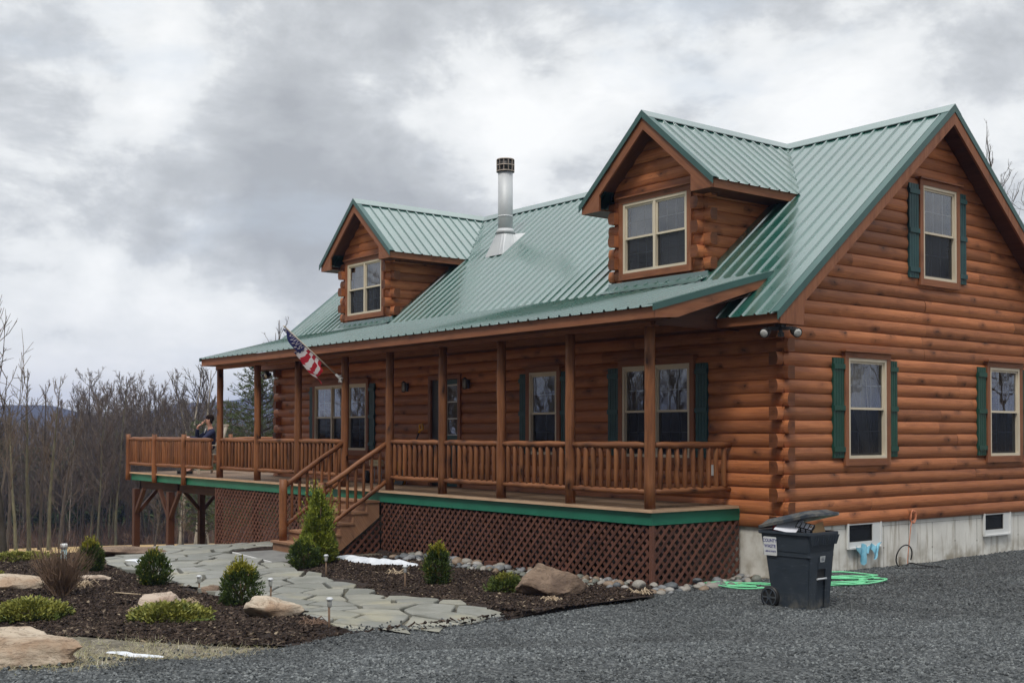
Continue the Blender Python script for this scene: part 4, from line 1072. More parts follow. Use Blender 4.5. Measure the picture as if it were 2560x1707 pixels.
def bed(lift=0,dx=.12,n=84):
    m=MB();rows=[];x=-12.
    while x<.48:
        a,b=bed_lo(x),bed_hi(x);w=.07*noise.noise(Vector((x*3,1,1)));rows.append([m.pt((x,lerp(a+w,b,j/n),mulz(x,lerp(a,b,j/n))+lift)) for j in range(n+1)]);x+=dx
    for A,B in zip(rows,rows[1:]):
        for j in range(n): m.face_ids((A[j],B[j],B[j+1],A[j+1]),None,True)
    return m
tag(bed().build('mulch_bed',M['mulch_bed'],fix=False),kind='structure')
mu=bed(.004,.2,44).build('mulch',M['chip'],fix=False)
PP=path_pts()
dens_attr(mu,lambda x,y,z:0 if inpoly(x,y,PP) or inpoly(x,y,SLABP) or (x>-.22 and -6.75<y<-4.3) else (1 if depth(x,y)<21 else .6))
scatter(mu,'mulch_chips',M['chip'],1150,.025,.075,'chip',4,flat=.8,stretch=1.,tilt=.5)
tag(mu,kind='stuff',label='dark brown shredded bark mulch')
# ---- dry grass strip between bed and gravel
gs=MB()
rows=[];y=-11.2
while y<-7.5:
    a=-2.6;b=xl(y)+.25;rows.append([gs.pt((lerp(a,b,i/14),y,G(lerp(a,b,i/14),y)+.004)) for i in range(15)]);y+=.15
for A,B in zip(rows,rows[1:]):
    for i in range(14): gs.face_ids((A[i],A[i+1],B[i+1],B[i]))
gso=gs.build('dry_grass',M['grassblade'],fix=False)
dens_attr(gso,lambda x,y,z:1 if y<bed_lo(x)+.1 and noise.noise(Vector((x*2.,y*2.,5)))>-.02 else .12)
scatter(gso,'grass_blades',M['grassblade'],1300,.03,.075,'blade',6,flat=.8,tilt=1.25)
tag(gso,kind='stuff',label='dry winter grass between mulch and gravel')
# field grass tufts beyond the deck
# ---- flagstone path
def voronoi_stones(P,seeds):
    out=[]
    for i,s in enumerate(seeds):
        cell=[(s[0]-3,s[1]-3),(s[0]+3,s[1]-3),(s[0]+3,s[1]+3),(s[0]-3,s[1]+3)]
        for j,q in enumerate(seeds):
            if i==j: continue
            nx,ny=q[0]-s[0],q[1]-s[1];d2=nx*nx+ny*ny
            if d2>9: continue
            l=math.sqrt(d2);c=((s[0]+q[0])/2*nx+(s[1]+q[1])/2*ny)/l-.025
            cell=clip_poly(cell,(nx/l,ny/l),c)
            if len(cell)<3: break
        if len(cell)>=3: out.append(cell)
    return out
r2=random.Random(21)
seeds=[]
def pdist(a,b): return math.hypot((a[0]-b[0])*.75,(a[1]-b[1])*1.15)
tries=0
while tries<9000:
    x,y=r2.uniform(-11.8,.5),r2.uniform(-7.1,-1.4);tries+=1
    mind=r2.uniform(.36,.60)
    if all(pdist((x,y),s)>mind for s in seeds): seeds.append((x,y))
fs=MB()
for ci,cell in enumerate(voronoi_stones(PP,seeds)):
    cx=sum(p[0] for p in cell)/len(cell);cy=sum(p[1] for p in cell)/len(cell)
    # refine the edges, wobble them, keep the piece inside the path outline
    pts=[]
    for i in range(len(cell)):
        a,b=cell[i],cell[(i+1)%len(cell)];l=math.hypot(b[0]-a[0],b[1]-a[1]);n=max(1,int(l/.12))
        for k in range(n): pts.append((lerp(a[0],b[0],k/n),lerp(a[1],b[1],k/n)))
    q=[]
    for x,y in pts:
        w=noise.noise(Vector((x*3.1,y*3.1,ci*7.7)))*.03
        x+=w;y+=noise.noise(Vector((x*2.7,y*2.7,ci*3.3+50)))*.03
        if not inpoly(x,y,PP):
            # pull toward the centroid until inside
            ok=False
            for t in (.1,.2,.3,.4,.5,.6,.7,.8):
                xx,yy=lerp(x,cx,t),lerp(y,cy,t)
                if inpoly(xx,yy,PP): x,y=xx,yy;ok=True;break
            if not ok: continue
        q.append((x,y))
    if len(q)<5: continue
    if -8.98<cx<-7.0 and cy>-3.75: continue
    A=abs(sum(q[i][0]*q[(i+1)%len(q)][1]-q[(i+1)%len(q)][0]*q[i][1] for i in range(len(q))))/2
    if A<.03: continue
    dz=r2.uniform(-.006,.008);tx,ty=r2.uniform(-.008,.008),r2.uniform(-.008,.008)
    zt=lambda x,y:G(x,y)+.066-.046*sst(-1.3,.0,x)+dz+tx*(x-cx)+ty*(y-cy)
    uv=(r2.random()*50,r2.random()*50)
    top=[(lerp(x,cx,.03),lerp(y,cy,.03),zt(x,y)) for x,y in q];mid=[(x,y,zt(x,y)-.012) for x,y in q];bot=[(x,y,zt(x,y)-.12) for x,y in q]
    c=(cx,cy,zt(cx,cy)+.002)
    for i in range(len(q)):
        k=(i+1)%len(q)
        fs.face([c,top[i],top[k]],[uv]*3);fs.face([top[i],mid[i],mid[k],top[k]],[uv]*4);fs.face([mid[i],bot[i],bot[k],mid[k]],[uv]*4)
tag(fs.build('flagstone_path',M['flag'],fix=False),kind='structure')
for p in bpy.data.objects['flagstone_path'].data.polygons: p.use_smooth=False
fsb=MB()
fsb_m=simple('path_joint_dust',(.07,.062,.054),(.045,.04,.035),14,.95,bump=.3)
# landing slab at the foot of the steps
sl=MB();sl.hexa([(-8.98,-3.72,-1.3),(-7.12,-3.90,-1.3),(-7.02,-2.93,-1.3),(-9.0,-2.93,-1.3),(-8.98,-3.72,-1.075),(-7.12,-3.90,-1.075),(-7.02,-2.93,-1.078),(-9.0,-2.93,-1.078)])
slab=tag(sl.build('landing_slab',simple('grey_landing_concrete',(.20,.20,.19),(.15,.15,.145),5,.75,bump=.3,bs=60),bevel=.01),kind='structure')
e=MB();e.hexa([(-8.98,-3.76,-1.3),(-7.12,-3.94,-1.3),(-7.12,-3.905,-1.3),(-8.98,-3.725,-1.3),(-8.98,-3.76,-1.068),(-7.12,-3.94,-1.068),(-7.12,-3.905,-1.068),(-8.98,-3.725,-1.068)])
e.build('pale_edge',M['white'],slab)
# ================================================================== ROCKS AND STONES
def rock_mesh(name,sx,sy,sz,seed,mat,planes=7,sub=4,rough=.16,flat_top=None):
    bm=bmesh.new();bmesh.ops.create_icosphere(bm,subdivisions=sub,radius=1)
    r=random.Random(seed);pl=[]
    for _ in range(planes):
        n=Vector((r.gauss(0,1),r.gauss(0,1),r.gauss(0,.8))).normalized();pl.append((n,r.uniform(.55,.86)))
    if flat_top: pl.append((Vector((.05,.03,1)).normalized(),flat_top))
    o=Vector((seed*3.1,seed*1.7,0))
    for v in bm.verts:
        p=v.co.copy()
        for n,d in pl:
            k=p.dot(n)
            if k>d: p-=n*(k-d)*.93
        p*=1+rough*noise.fractal(p*1.6+o,1.,2.,4)+.10*rough*noise.fractal(p*7+o,1.,2.,4)
        v.co=Vector((p.x*sx,p.y*sy,p.z*sz))
    for f in bm.faces: f.smooth=True
    me=bpy.data.meshes.new(name);bm.to_mesh(me);bm.free();me.materials.append(mat)
    if hasattr(me,'set_sharp_from_angle'): me.set_sharp_from_angle(angle=R(38))
    return me
def rock(name,x,y,sx,sy,sz,seed,mat,label,rz=0,sink=.3,cat='rock',group=None,**k):
    o=bpy.data.objects.new(name,rock_mesh(name,sx,sy,sz,seed,mat,**k));COL.objects.link(o)
    o.location=(x,y,G(x,y)+.03+sz*(1-sink)*.75);o.rotation_euler=(0,0,rz);return tag(o,label,cat,group)
VA=math.atan2(.788,.614)   # picture-horizontal direction on the ground
rock('boulder',.86,-10.22,.72,.36,.25,31,M['rock'],'large tan slab boulder at the gravel edge in the front left corner',VA-.05,.80,'boulder',planes=10,sub=5,rough=.22,flat_top=.70)
rock('rock',-3.05,-7.30,.34,.22,.15,5,M['rock_pink'],'smooth pinkish rock lying in the mulch behind the golden juniper',VA,.35)
rock('rock',-1.02,-6.93,.31,.22,.18,8,M['rock'],'rounded cream sandstone beside the end of the flagstone path',VA-.1,.3,planes=6)
rock('rock',-1.05,-3.18,.42,.30,.26,14,M['rock_brown'],'brown angular rock between the small green juniper and the river stones',VA+.1,.25,planes=8)
rock('rock',-6.3,-8.15,.62,.34,.15,17,M['rock'],'low flat tan rock at the left edge behind the twiggy shrub',VA,.4)
rock('rock',-10.15,-5.15,.75,.30,.11,19,M['rock_brown'],'long flat brown stone beside the far end of the path',VA,.35)
rock('rock',-4.2,-6.2,.16,.10,.07,23,M['rock_brown'],'small flat brown stone at the path edge by the middle yew',VA,.3,sub=3)
rock('rock',-6.55,-6.95,.26,.12,.06,25,M['rock_pink'],'thin pale stone behind the twiggy shrub near the leftmost yew',VA,.3,sub=3)
# river stones along the lattice
r3=random.Random(5)
vs=[]
for i in range(7):
    mts=[simple('river_stone_%d'%i,c1,c2,9,.55,bump=.15,bs=50) for c1,c2 in [[((0.207,0.215,0.222),(0.148,0.155,0.163)),((0.311,0.296,0.266),(0.244,0.222,0.192)),((0.118,0.130,0.141),(0.081,0.089,0.096)),((0.370,0.355,0.333),(0.311,0.296,0.274)),((0.178,0.185,0.159),(0.133,0.141,0.122)),((0.252,0.185,0.133),(0.192,0.141,0.096)),((0.237,0.244,0.252),(0.185,0.192,0.200))][i]]]
    vs.append(rock_mesh('river_stone',1,1,1,40+i,mts[0],planes=2,sub=3,rough=.10))
taken=[]
def stone(x,y,s,layer=0.):
    o=bpy.data.objects.new('river_stone',r3.choice(vs));COL.objects.link(o)
    a,b,c=s*r3.uniform(.85,1.25),s*r3.uniform(.7,1.),s*r3.uniform(.5,.72)
    o.scale=(a,b,c);o.location=(x,y,(mulz(x,y) if x<-.7 else gz(x,y))+c*.45+layer);o.rotation_euler=(r3.uniform(-.25,.25),r3.uniform(-.25,.25),r3.uniform(0,3))
    tag(o,'grey or tan rounded river stone in the row at the foot of the porch lattice','stone','river stones along the lattice')
n=0;t=0
while n<175 and t<9000:
    t+=1
    if r3.random()<.80: x=r3.uniform(-6.4,-.62);y=-1.72-r3.random()**1.2*.55
    else: x=r3.uniform(-.72,-.25);y=r3.uniform(-2.1,-.05)
    s=r3.choice((.045,.05,.06,.065,.075,.085,.1))*r3.uniform(.9,1.1)
    if any(math.hypot(x-a,y-b)<(s+c)*.78 for a,b,c in taken): continue
    if any(abs(x-q)<.13 and y>-1.86 for q in (-5.72,-4.15,-2.54,-.96)): continue
    if math.hypot(x+1.05,y+3.18)<.6: continue
    taken.append((x,y,s));stone(x,y,s);n+=1
# ---- snow
def snowpatch(x0,y0,x1,y1,w,label,h=.05,seed=1,zf=None):
    m=MB();n=26;k=10;rows=[]
    zf=zf or mulz
    d=Vector((x1-x0,y1-y0));l=d.length;d/=l;nn=Vector((-d.y,d.x))
    for i in range(n+1):
        f=i/n;wd=w*(math.sin(math.pi*min(1,max(0,f*.96+.02)))**.6)*(1+.35*noise.noise(Vector((f*5,seed,0))))
        c=Vector((x0,y0))+d*(l*f)+nn*(.12*noise.noise(Vector((f*2.5,seed,5))));row=[]
        for j in range(k+1):
            g_=j/k*2-1;p=c+nn*(g_*wd*(1+.12*noise.noise(Vector((f*9,g_*2,seed)))))
            row.append(m.pt((p.x,p.y,zf(p.x,p.y)-.005+h*(1-abs(g_)**2.5)*math.sin(math.pi*f)**.4*(1+.4*noise.noise(Vector((p.x*5,p.y*5,seed)))))))
        rows.append(row)
    for A,B in zip(rows,rows[1:]):
        for j in range(k): m.face_ids((A[j],A[j+1],B[j+1],B[j]),None,True)
    o=m.build('snow_patch',M['snow']);return tag(o,label,'snow')
snowpatch(-6.70,-3.04,-4.75,-2.72,.17,'strip of white snow on the mulch below the porch lattice',.09,2)
snowpatch(-8.9,-5.65,-7.7,-5.35,.12,'thin patch of snow melting on the far left of the path',.03,4,lambda x,y:G(x,y)+.075)
snowpatch(-.05,-9.0,.5,-8.72,.06,'small patch of snow on dry grass by the large boulder',.025,6,lambda x,y:G(x,y)+.02)
# ================================================================== PLANTS
def leaf(mb,p,d,l,w,mi,r):
    """one pointed leaf: two triangles folded along d"""
    d=d.normalized();s=d.orthogonal().normalized();s=Matrix.Rotation(r.uniform(0,6.28),3,d)@s
    a=p;b=p+d*l;m_=p+d*(l*.45)
    mb.face([a,m_+s*w,b,m_-s*w],None,mi)
def shrub(name,x,y,rx,rz,label,cat,seed,n=900,mats=('yew','yew_tip'),tip=.6,shape='egg',leafl=(.025,.055),lw=.0075,group=None,tops=True,zf=None,lean=.8,clump=7,sprigs=75):
    r=random.Random(seed);o=empty(name,(x,y,(zf or mulz)(x,y)),r.uniform(0,6),label,cat,group)
    fm=MB();sm=MB();o_=Vector((seed*1.3,0,0))
    sm.tube([(0,0,-.05),(0,0,rz*.6)],[.022,.01],5)
    for i in range(9): 
        a=r.uniform(0,6.28);sm.tube([(0,0,r.uniform(.02,.25)*rz),(math.cos(a)*rx*.35,math.sin(a)*rx*.35,rz*r.uniform(.35,.5)),(math.cos(a)*rx*.7,math.sin(a)*rx*.7,rz*r.uniform(.5,.85))],[.012,.008,.004],4)
    for i in range(n):
        # points concentrated near the outside of the crown
        u=r.random();a=r.uniform(0,6.283);h=r.random()
        if shape=='egg': prof=math.sin(math.pi*min(1,(h*.86+.16)))**.62
        elif shape=='cone': prof=max(0,(1-h)**.72)*(1-.55*max(0,.12-h)/.12)+.03
        else: prof=math.sqrt(max(0,1-h*h))
        rad=rx*prof*(1-.42*u*u)*(1+.34*noise.noise(Vector((math.cos(a)*1.6,math.sin(a)*1.6,h*2.6))+o_)+.34*noise.noise(Vector((math.cos(a)*4,math.sin(a)*4,h*6))+o_))
        c=Vector((math.cos(a)*rad,math.sin(a)*rad,rz*h*(1+.10*noise.noise(Vector((math.cos(a)*2,math.sin(a)*2,3))+o_))))
        out=Vector((math.cos(a),math.sin(a),0))*(.9 if shape!='cone' else 1.)+Vector((0,0,lean+h*.7))
        mi=0
        if tops:
            tv=h+.3*noise.noise(c*4/rz*.4+o_)
            if tv>tip: mi=1
        for k in range(clump):
            d=(out+Vector((r.gauss(0,.45),r.gauss(0,.45),r.gauss(0,.4))))
            p=c+Vector((r.gauss(0,.018),r.gauss(0,.018),r.gauss(0,.018)))
            leaf(fm,p,d,r.uniform(*leafl),lw*r.uniform(.7,1.3),mi if r.random()<.96 else 1-mi if tops else 0,r)
    for i in range(sprigs):
        a=r.uniform(0,6.283);q=r.random()**.6;b=Vector((math.cos(a)*rx*.75*q,math.sin(a)*rx*.75*q,rz*(1.0-.45*q*q)*r.uniform(.72,.98)));dd=Vector((math.cos(a)*q*.6,math.sin(a)*q*.6,1)).normalized();L=rz*r.uniform(.16,.34)
        for k in range(16):
            leaf(fm,b+dd*L*k/16,dd*1.3+Vector((r.gauss(0,.5),r.gauss(0,.5),r.gauss(0,.2))),r.uniform(.02,.042),lw,(1 if (tops and b.z>rz*(tip-.12)) else 0),r)
    sh=fm.build('foliage',[M[m] for m in mats],o,fix=False);sm.build('stem',M['stem'],o)
    return o
YG='yews beside the path'
shrub('yew_shrub',-7.68,-6.60,.165,.44,'dark yew with yellow top, farthest left of the row along the path','shrub',1,620,tip=.80,group=YG)
shrub('yew_shrub',-5.42,-6.50,.20,.42,'dark rounded yew with small yellow tips, second from the left along the path','shrub',2,680,tip=.93,group=YG)
shrub('yew_shrub',-2.80,-6.46,.215,.47,'spiky yew with tall yellow green tips nearest the cream sandstone','shrub',3,720,tip=.80,group=YG)
shrub('yew_shrub',-5.95,-3.95,.21,.44,'rounded green shrub in front of the conical spruce by the steps','shrub',4,700,tip=.8,mats=('yew','spruce'),group=YG)
shrub('yew_shrub',-3.0,-3.52,.165,.50,'yew with pale yellow tips standing alone in the bed below the lattice','shrub',5,620,tip=.82,group=YG)
shrub('dwarf_spruce',-6.35,-3.50,.29,1.08,'bright green conical evergreen in front of the porch steps','shrub',6,2000,mats=('spruce','yew_tip'),shape='cone',tip=1.02,leafl=(.035,.07),lw=.011,clump=8)
shrub('juniper',-1.62,-3.42,.21,.19,'small deep green juniper beside the brown angular rock','shrub',7,480,mats=('juniper_g','juniper'),shape='dome',tip=.8,lean=.5)
def low(x,y,rx,rz,label,seed,n,m=('juniper_g','juniper'),tip=.25):
    return shrub('juniper',x,y,rx,rz,label,'shrub',seed,n,mats=m,shape='dome',tip=tip,lean=.35,leafl=(.025,.055),lw=.010,clump=8)
low(-3.30,-8.72,.41,.16,'spreading golden green juniper in the mulch above the large boulder',8,900)
low(-1.55,-7.84,.37,.13,'spreading golden juniper in front of the pinkish rock',9,800,tip=.1)
low(-6.75,-8.35,.34,.20,'green juniper cut by the left edge of the picture',10,240,tip=.4)
low(-10.95,-6.75,.62,.10,'low yellow green juniper at the far back of the mulch bed under the sapling',11,420,tip=.15)
def twiggy(x,y,h,spread,n,label,seed,mat='stem',name='twiggy_shrub',rr=.006):
    r=random.Random(seed);o=empty(name,(x,y,mulz(x,y)-.02),0,label,'shrub')
    m=MB()
    for i in range(n):
        a=r.uniform(0,6.28);t=r.random()**.7*spread;L=h*r.uniform(.6,1.08)
        p=Vector((r.gauss(0,.04),r.gauss(0,.04),0));q=[p]
        d=Vector((math.cos(a)*t,math.sin(a)*t,1)).normalized();N=5
        for k in range(N):
            d=(d+Vector((r.gauss(0,.08),r.gauss(0,.08),.0))).normalized();p=p+d*L/N;q.append(p.copy())
        m.tube(q,[rr*1.4,rr*1.2,rr,rr*.8,rr*.6,rr*.35],4,False,sm=False)
        for b in range(r.randint(1,4)):
            k=r.randint(1,4);dd=(d+Vector((r.gauss(0,.5),r.gauss(0,.5),r.gauss(0,.25)))).normalized()
            m.tube([q[k],q[k]+dd*L*.18,q[k]+dd*L*.3+Vector((0,0,.04))],[rr*.6,rr*.45,rr*.25],3,False,sm=False)
    m.build('stems',M[mat],o,fix=False);return o
twiggy(-5.15,-7.82,.66,.85,190,'bare brown twiggy shrub fanning out at the left of the mulch bed',3)
twiggy(-3.55,-3.25,.34,.55,70,'small leafless reddish shrub beside the yew below the lattice',4,'brush',rr=.004)
# dead clumps, twigs
def clump(name,x,y,s,n,label,seed,mat,cat):
    r=random.Random(seed);m=MB();z=mulz(x,y)
    for i in range(n):
        a=r.uniform(0,6.28);d=Vector((math.cos(a),math.sin(a),r.uniform(.1,.7)));p=Vector((x+r.gauss(0,s*.2),y+r.gauss(0,s*.2),z))
        q=p+d*s*r.uniform(.3,.6);e=q+Vector((d.x*.5,d.y*.5,-.5))*s*r.uniform(.3,.8);e.z=max(e.z,z+.005)
        m.tube([p,q,e],[.009,.008,.004],4,sm=False)
    return tag(m.build(name,M[mat]),label,cat)
clump('root_stump',-5.85,-7.38,.27,34,'upturned clump of pale dead roots right of the twiggy shrub',5,'drystraw','stump')
clump('dead_plant',-2.95,-7.62,.17,26,'grey withered plant at the left end of the pinkish rock',6,'drystraw','plant')
clump('dead_plant',-.28,-6.88,.15,60,'reddish brown withered plant beside the nearest path light',7,'brush','plant')
clump('dead_plant',-2.1,-2.95,.24,30,'bleached straw stalks between the yew and the small green juniper',8,'drystraw','plant')
clump('straw_wisp',-4.35,-3.3,.22,22,'flat wisp of pale straw on the mulch below the snow strip',9,'drystraw','straw')
clump('straw_wisp',-.62,-3.5,.16,26,'pale straw on the mulch in front of the brown angular rock',10,'drystraw','straw')
clump('straw_wisp',-.33,-2.35,.18,28,'pale straw at the tip of the bed beside the river stones',11,'drystraw','straw')
clump('straw_wisp',-3.35,-6.95,.2,16,'dry stalks lying behind the pinkish rock',12,'drystraw','straw')
m=MB();z=mulz(-4.3,-7.1);m.tube([(-4.62,-7.32,z+.03),(-4.4,-7.15,z+.02),(-4.15,-6.98,z+.02)],[.010,.009,.005],5);tag(m.build('stick',M['drystraw']),'straight pale stick lying on the open mulch','stick')
m=MB();z=mulz(-5.7,-7.62);m.hexa([(-5.86,-7.72,z),(-5.62,-7.58,z),(-5.66,-7.52,z),(-5.90,-7.66,z),(-5.86,-7.72,z+.03),(-5.62,-7.58,z+.05),(-5.66,-7.52,z+.05),(-5.90,-7.66,z+.03)]);tag(m.build('plant_tag',M['white']),'white plastic plant tag lying beside the twiggy shrub','tag')
# white well pipe
o=empty('well_pipe',(-10.25,-6.2,mulz(-10.25,-6.2)-.08),0,'pale blue and white capped pipe standing at the back of the bed','pipe')
m=MB();m.tube([(0,0,-.1),(0,0,.27)],.05,12);m.build('pipe_body',simple('pale_blue_plastic',(.42,.60,.62),(.36,.54,.57),4,.5),o)
m=MB();m.tube([(0,0,.27),(0,0,.335),(0,0,.35)],[.062,.062,.05],12);m.build('cap',M['white'],o)
m=MB();m.box(-.1,.1,-.09,.09,-.06,.08);m.build('pipe_base',M['white'],o,bevel=.02)
# ---- solar path lights
def pathlight(x,y,label,zf=mulz,h=.21):
    o=empty('path_light',(x,y,zf(x,y)),rnd.uniform(0,3),label,'garden light','small solar lights along the path')
    m=MB();m.tube([(0,0,-.1),(rnd.uniform(-.012,.012),rnd.uniform(-.012,.012),h)],.011,8);m.build('stake',M['stem'],o)
    m=MB();m.tube([(0,0,h-.01),(0,0,h),(0,0,h+.062),(0,0,h+.066)],[.012,.022,.024,.024],12);m.build('lamp_glass',M['lens'],o)
    m=MB();m.tube([(0,0,h+.066),(0,0,h+.072),(0,0,h+.090)],[.036,.038,.022],14);m.build('lamp_cap',M['copper'] if False else M['steel'],o)
pathlight(-4.58,-6.22,'path light between the second and third yew')
pathlight(-2.76,-6.10,'path light just right of the spiky yew',lambda x,y:G(x,y)+.05)
pathlight(-4.88,-4.17,'path light in front of the conical spruce')
pathlight(.0,-6.84,'path light nearest the gravel, beside the reddish dead plant')
pathlight(-2.93,-4.08,'path light in the open mulch below the lattice')
# ================================================================== THINGS
# ---- wheeled bin, local axes: front +x, lettered side -y
bn=empty('wheeled_bin',(1.37,-1.39,-1.045),R(3),'dark slate wheeled rubbish bin with raised lid in front of the corner of the house','bin')
def rrect(x0,x1,y0,y1,r,z,n=5):
    P=[]
    for cx,cy,a0 in ((x1-r,y1-r,0),(x0+r,y1-r,90),(x0+r,y0+r,180),(x1-r,y0+r,270)):
        for k in range(n+1): a=R(a0+90*k/n);P.append((cx+r*math.cos(a),cy+r*math.sin(a),z))
    return P
def loft(mb,secs,capb=True,capt=True,mi=0):
    for A,B in zip(secs,secs[1:]):
        n=len(A)
        for k in range(n): mb.face([A[k],A[(k+1)%n],B[(k+1)%n],B[k]],None,mi,True)
    if capb: mb.face(list(reversed(secs[0])),None,mi)
    if capt: mb.face(secs[-1],None,mi)
m=MB()
prof=[(0,-.21,.235,.205),(.02,-.225,.245,.212),(.30,-.29,.262,.228),(.62,-.335,.283,.245),(.655,-.350,.300,.262),(.80,-.375,.318,.272),(.845,-.38,.323,.275)]
secs=[rrect(a,b,-c,c,.035,z) for z,a,b,c in prof]
inner=[rrect(-.36,.30,-.255,.255,.03,z) for z in (.845,.60)]
loft(m,secs+inner[:1]+inner[1:],True,True)
body=m.build('body',M['bin'],bn)
try: body.data.set_sharp_from_angle(angle=R(35))
except Exception: pass
m=MB()
loft(m,[rrect(-.40,.335,-.29,.29,.04,.835),rrect(-.41,.345,-.30,.30,.045,.845),rrect(-.41,.345,-.30,.30,.045,.872),rrect(-.375,.31,-.262,.262,.03,.875),rrect(-.37,.305,-.258,.258,.03,.83)],True,False)
m.hexa([(.318,-.25,.735),(.335,-.25,.735),(.335,.25,.735),(.318,.25,.735),(.322,-.285,.84),(.352,-.285,.84),(.352,.285,.84),(.322,.285,.84)])
for i in range(9): y=-.2+i*.05;m.hexa([(.33,y-.006,.74),(.345,y-.006,.745),(.345,y+.006,.745),(.33,y+.006,.74),(.345,y-.006,.835),(.362,y-.006,.835),(.362,y+.006,.835),(.345,y+.006,.835)])
m.build('rim',M['bin'],bn,bevel=.004)
m=MB()
for s in (-1,1): m.hexa([(.255,s*.10,.02),(.268,s*.10,.02),(.262,s*.195,.02),(.25,s*.195,.02),(.285,s*.075,.60),(.302,s*.075,.60),(.30,s*.225,.60),(.28,s*.225,.60)])
m.hexa([(.283,-.075,.47),(.302,-.075,.47),(.302,.075,.47),(.283,.075,.47),(.287,-.075,.60),(.306,-.075,.60),(.306,.075,.60),(.287,.075,.60)])
m.build('front_rib',M['bin'],bn,bevel=.006)
m=MB();m.hexa([(.268,-.072,.335),(.278,-.072,.335),(.278,.072,.335),(.268,.072,.335),(.279,-.072,.468),(.286,-.072,.468),(.286,.072,.468),(.279,.072,.468)]);m.build('pocket_shade',M['black'],bn)  # black plate standing in for the shade inside the lift recess
m=MB();m.tube([(.297,-.092,.36),(.299,0,.36),(.297,.092,.36)],.011,10);m.build('lift_bar',M['steel'],bn)
m=MB();m.hexa([(.305,-.04,.545),(.3085,-.04,.545),(.3085,.04,.545),(.305,.04,.545),(.3105,-.05,.61),(.314,-.05,.61),(.314,.05,.61),(.3105,.05,.61)])
lab=m.build('maker_sticker',simple('grey_sticker',(.6,.62,.62),(.5,.52,.53),5,.6),bn)
def text(body_,size,loc,rot,mat,parent,name='lettering',ext=.0008,sx=1.,align='CENTER'):
    cu=bpy.data.curves.new(name,'FONT');cu.body=body_;cu.size=size;cu.extrude=ext;cu.align_x=align;cu.align_y='CENTER';cu.offset=size*.012
    tmp=bpy.data.objects.new(name,cu);COL.objects.link(tmp)
    dg=bpy.context.evaluated_depsgraph_get();me=bpy.data.meshes.new_from_object(tmp.evaluated_get(dg));bpy.data.objects.remove(tmp)
    me.materials.clear();me.materials.append(mat)
    o=bpy.data.objects.new(name,me);COL.objects.link(o);o.parent=parent;o.location=loc;o.rotation_euler=rot;o.scale=(sx,1,1);return o
# the recycling style mark on the front sticker: three thin bars
m=MB()
for i in range(3): m.hexa([(.3105+.0012*i,-.03,.56+i*.015),(.3125+.0012*i,-.03,.56+i*.015),(.3125+.0012*i,.03,.56+i*.015),(.3105+.0012*i,.03,.56+i*.015),(.311+.0012*i,-.03,.566+i*.015),(.313+.0012*i,-.03,.566+i*.015),(.313+.0012*i,.03,.566+i*.015),(.311+.0012*i,.03,.566+i*.015)])
m.build('sticker_print',M['bin'],lab)
tilt=math.atan2(.010,.145)
sg=empty('sticker',(-.245,-.2775,.725));sg.parent=bn;sg.rotation_euler=(R(90)-tilt*-1,0,0)
bpy.data.objects.remove(sg)
m=MB();P0=rrect(-.095,.095,-.105,.105,.014,0,3);P1=[(x,y,.002) for x,y,z in P0]
loft(m,[P0,P1]);stk=m.build('company_sticker',M['white'],bn,'white sticker with navy lettering');stk.location=(-.235,-.2735,.700);stk.rotation_euler=(R(90)+.085,0,0)
for s,z,b,w in (('COUNTY',.062,.052,.92),('WASTE',.0,.052,.98),('1-800-54 WASTE',-.058,.026,.86)): text(s,b,(0,z,.003),(0,0,0),M['navyink'],stk,sx=w)
m=MB()
for s in (-1,1):
    w=MB();c=(-.265,s*.222,.125)
    w.tube([(c[0],c[1]-.035,c[2]),(c[0],c[1]-.03,c[2]),(c[0],c[1]+.03,c[2]),(c[0],c[1]+.035,c[2])],[.105,.125,.125,.105],24)
    wo=w.build('wheel',M['black'],bn)
    h=MB();yy=c[1]+s*.037
    h.tube([(c[0],yy-.004,c[2]),(c[0],yy+.006,c[2])],.03,12)
    for i in range(6):
        a=i*math.pi/3;h.beam((c[0]+.02*math.cos(a),yy,c[2]+.02*math.sin(a)),(c[0]+.095*math.cos(a),yy,c[2]+.095*math.sin(a)),.016,.012,(0,1,0))
    h.tube([(c[0]+.098*math.cos(i*.2618),yy,c[2]+.098*math.sin(i*.2618)) for i in range(24)],.008,5,closed=True)
    h.build('rim',M['bin'],wo)
a_=MB();a_.tube([(-.265,-.24,.125),(-.265,.24,.125)],.012,8);a_.build('axle',M['steel'],bn)
a_=MB();a_.tube([(-.40,-.2,.85),(-.45,-.2,.86),(-.45,.2,.86),(-.40,.2,.85)],.016,8);a_.build('handle',M['bin'],bn)
ld=empty('lid',(-.40,0,.885));ld.parent=bn;ld.rotation_euler=(0,-R(12.5),0)
m=MB()
loft(m,[rrect(.0,.765,-.29,.29,.05,.0),rrect(-.01,.785,-.305,.305,.06,.004),rrect(-.01,.785,-.305,.305,.06,.034),rrect(.02,.75,-.27,.27,.06,.046),rrect(.08,.68,-.22,.22,.06,.085)])
lo=m.build('lid',M['bin'],bn,bevel=.004);lo.location=ld.location;lo.rotation_euler=ld.rotation_euler;bpy.data.objects.remove(ld)
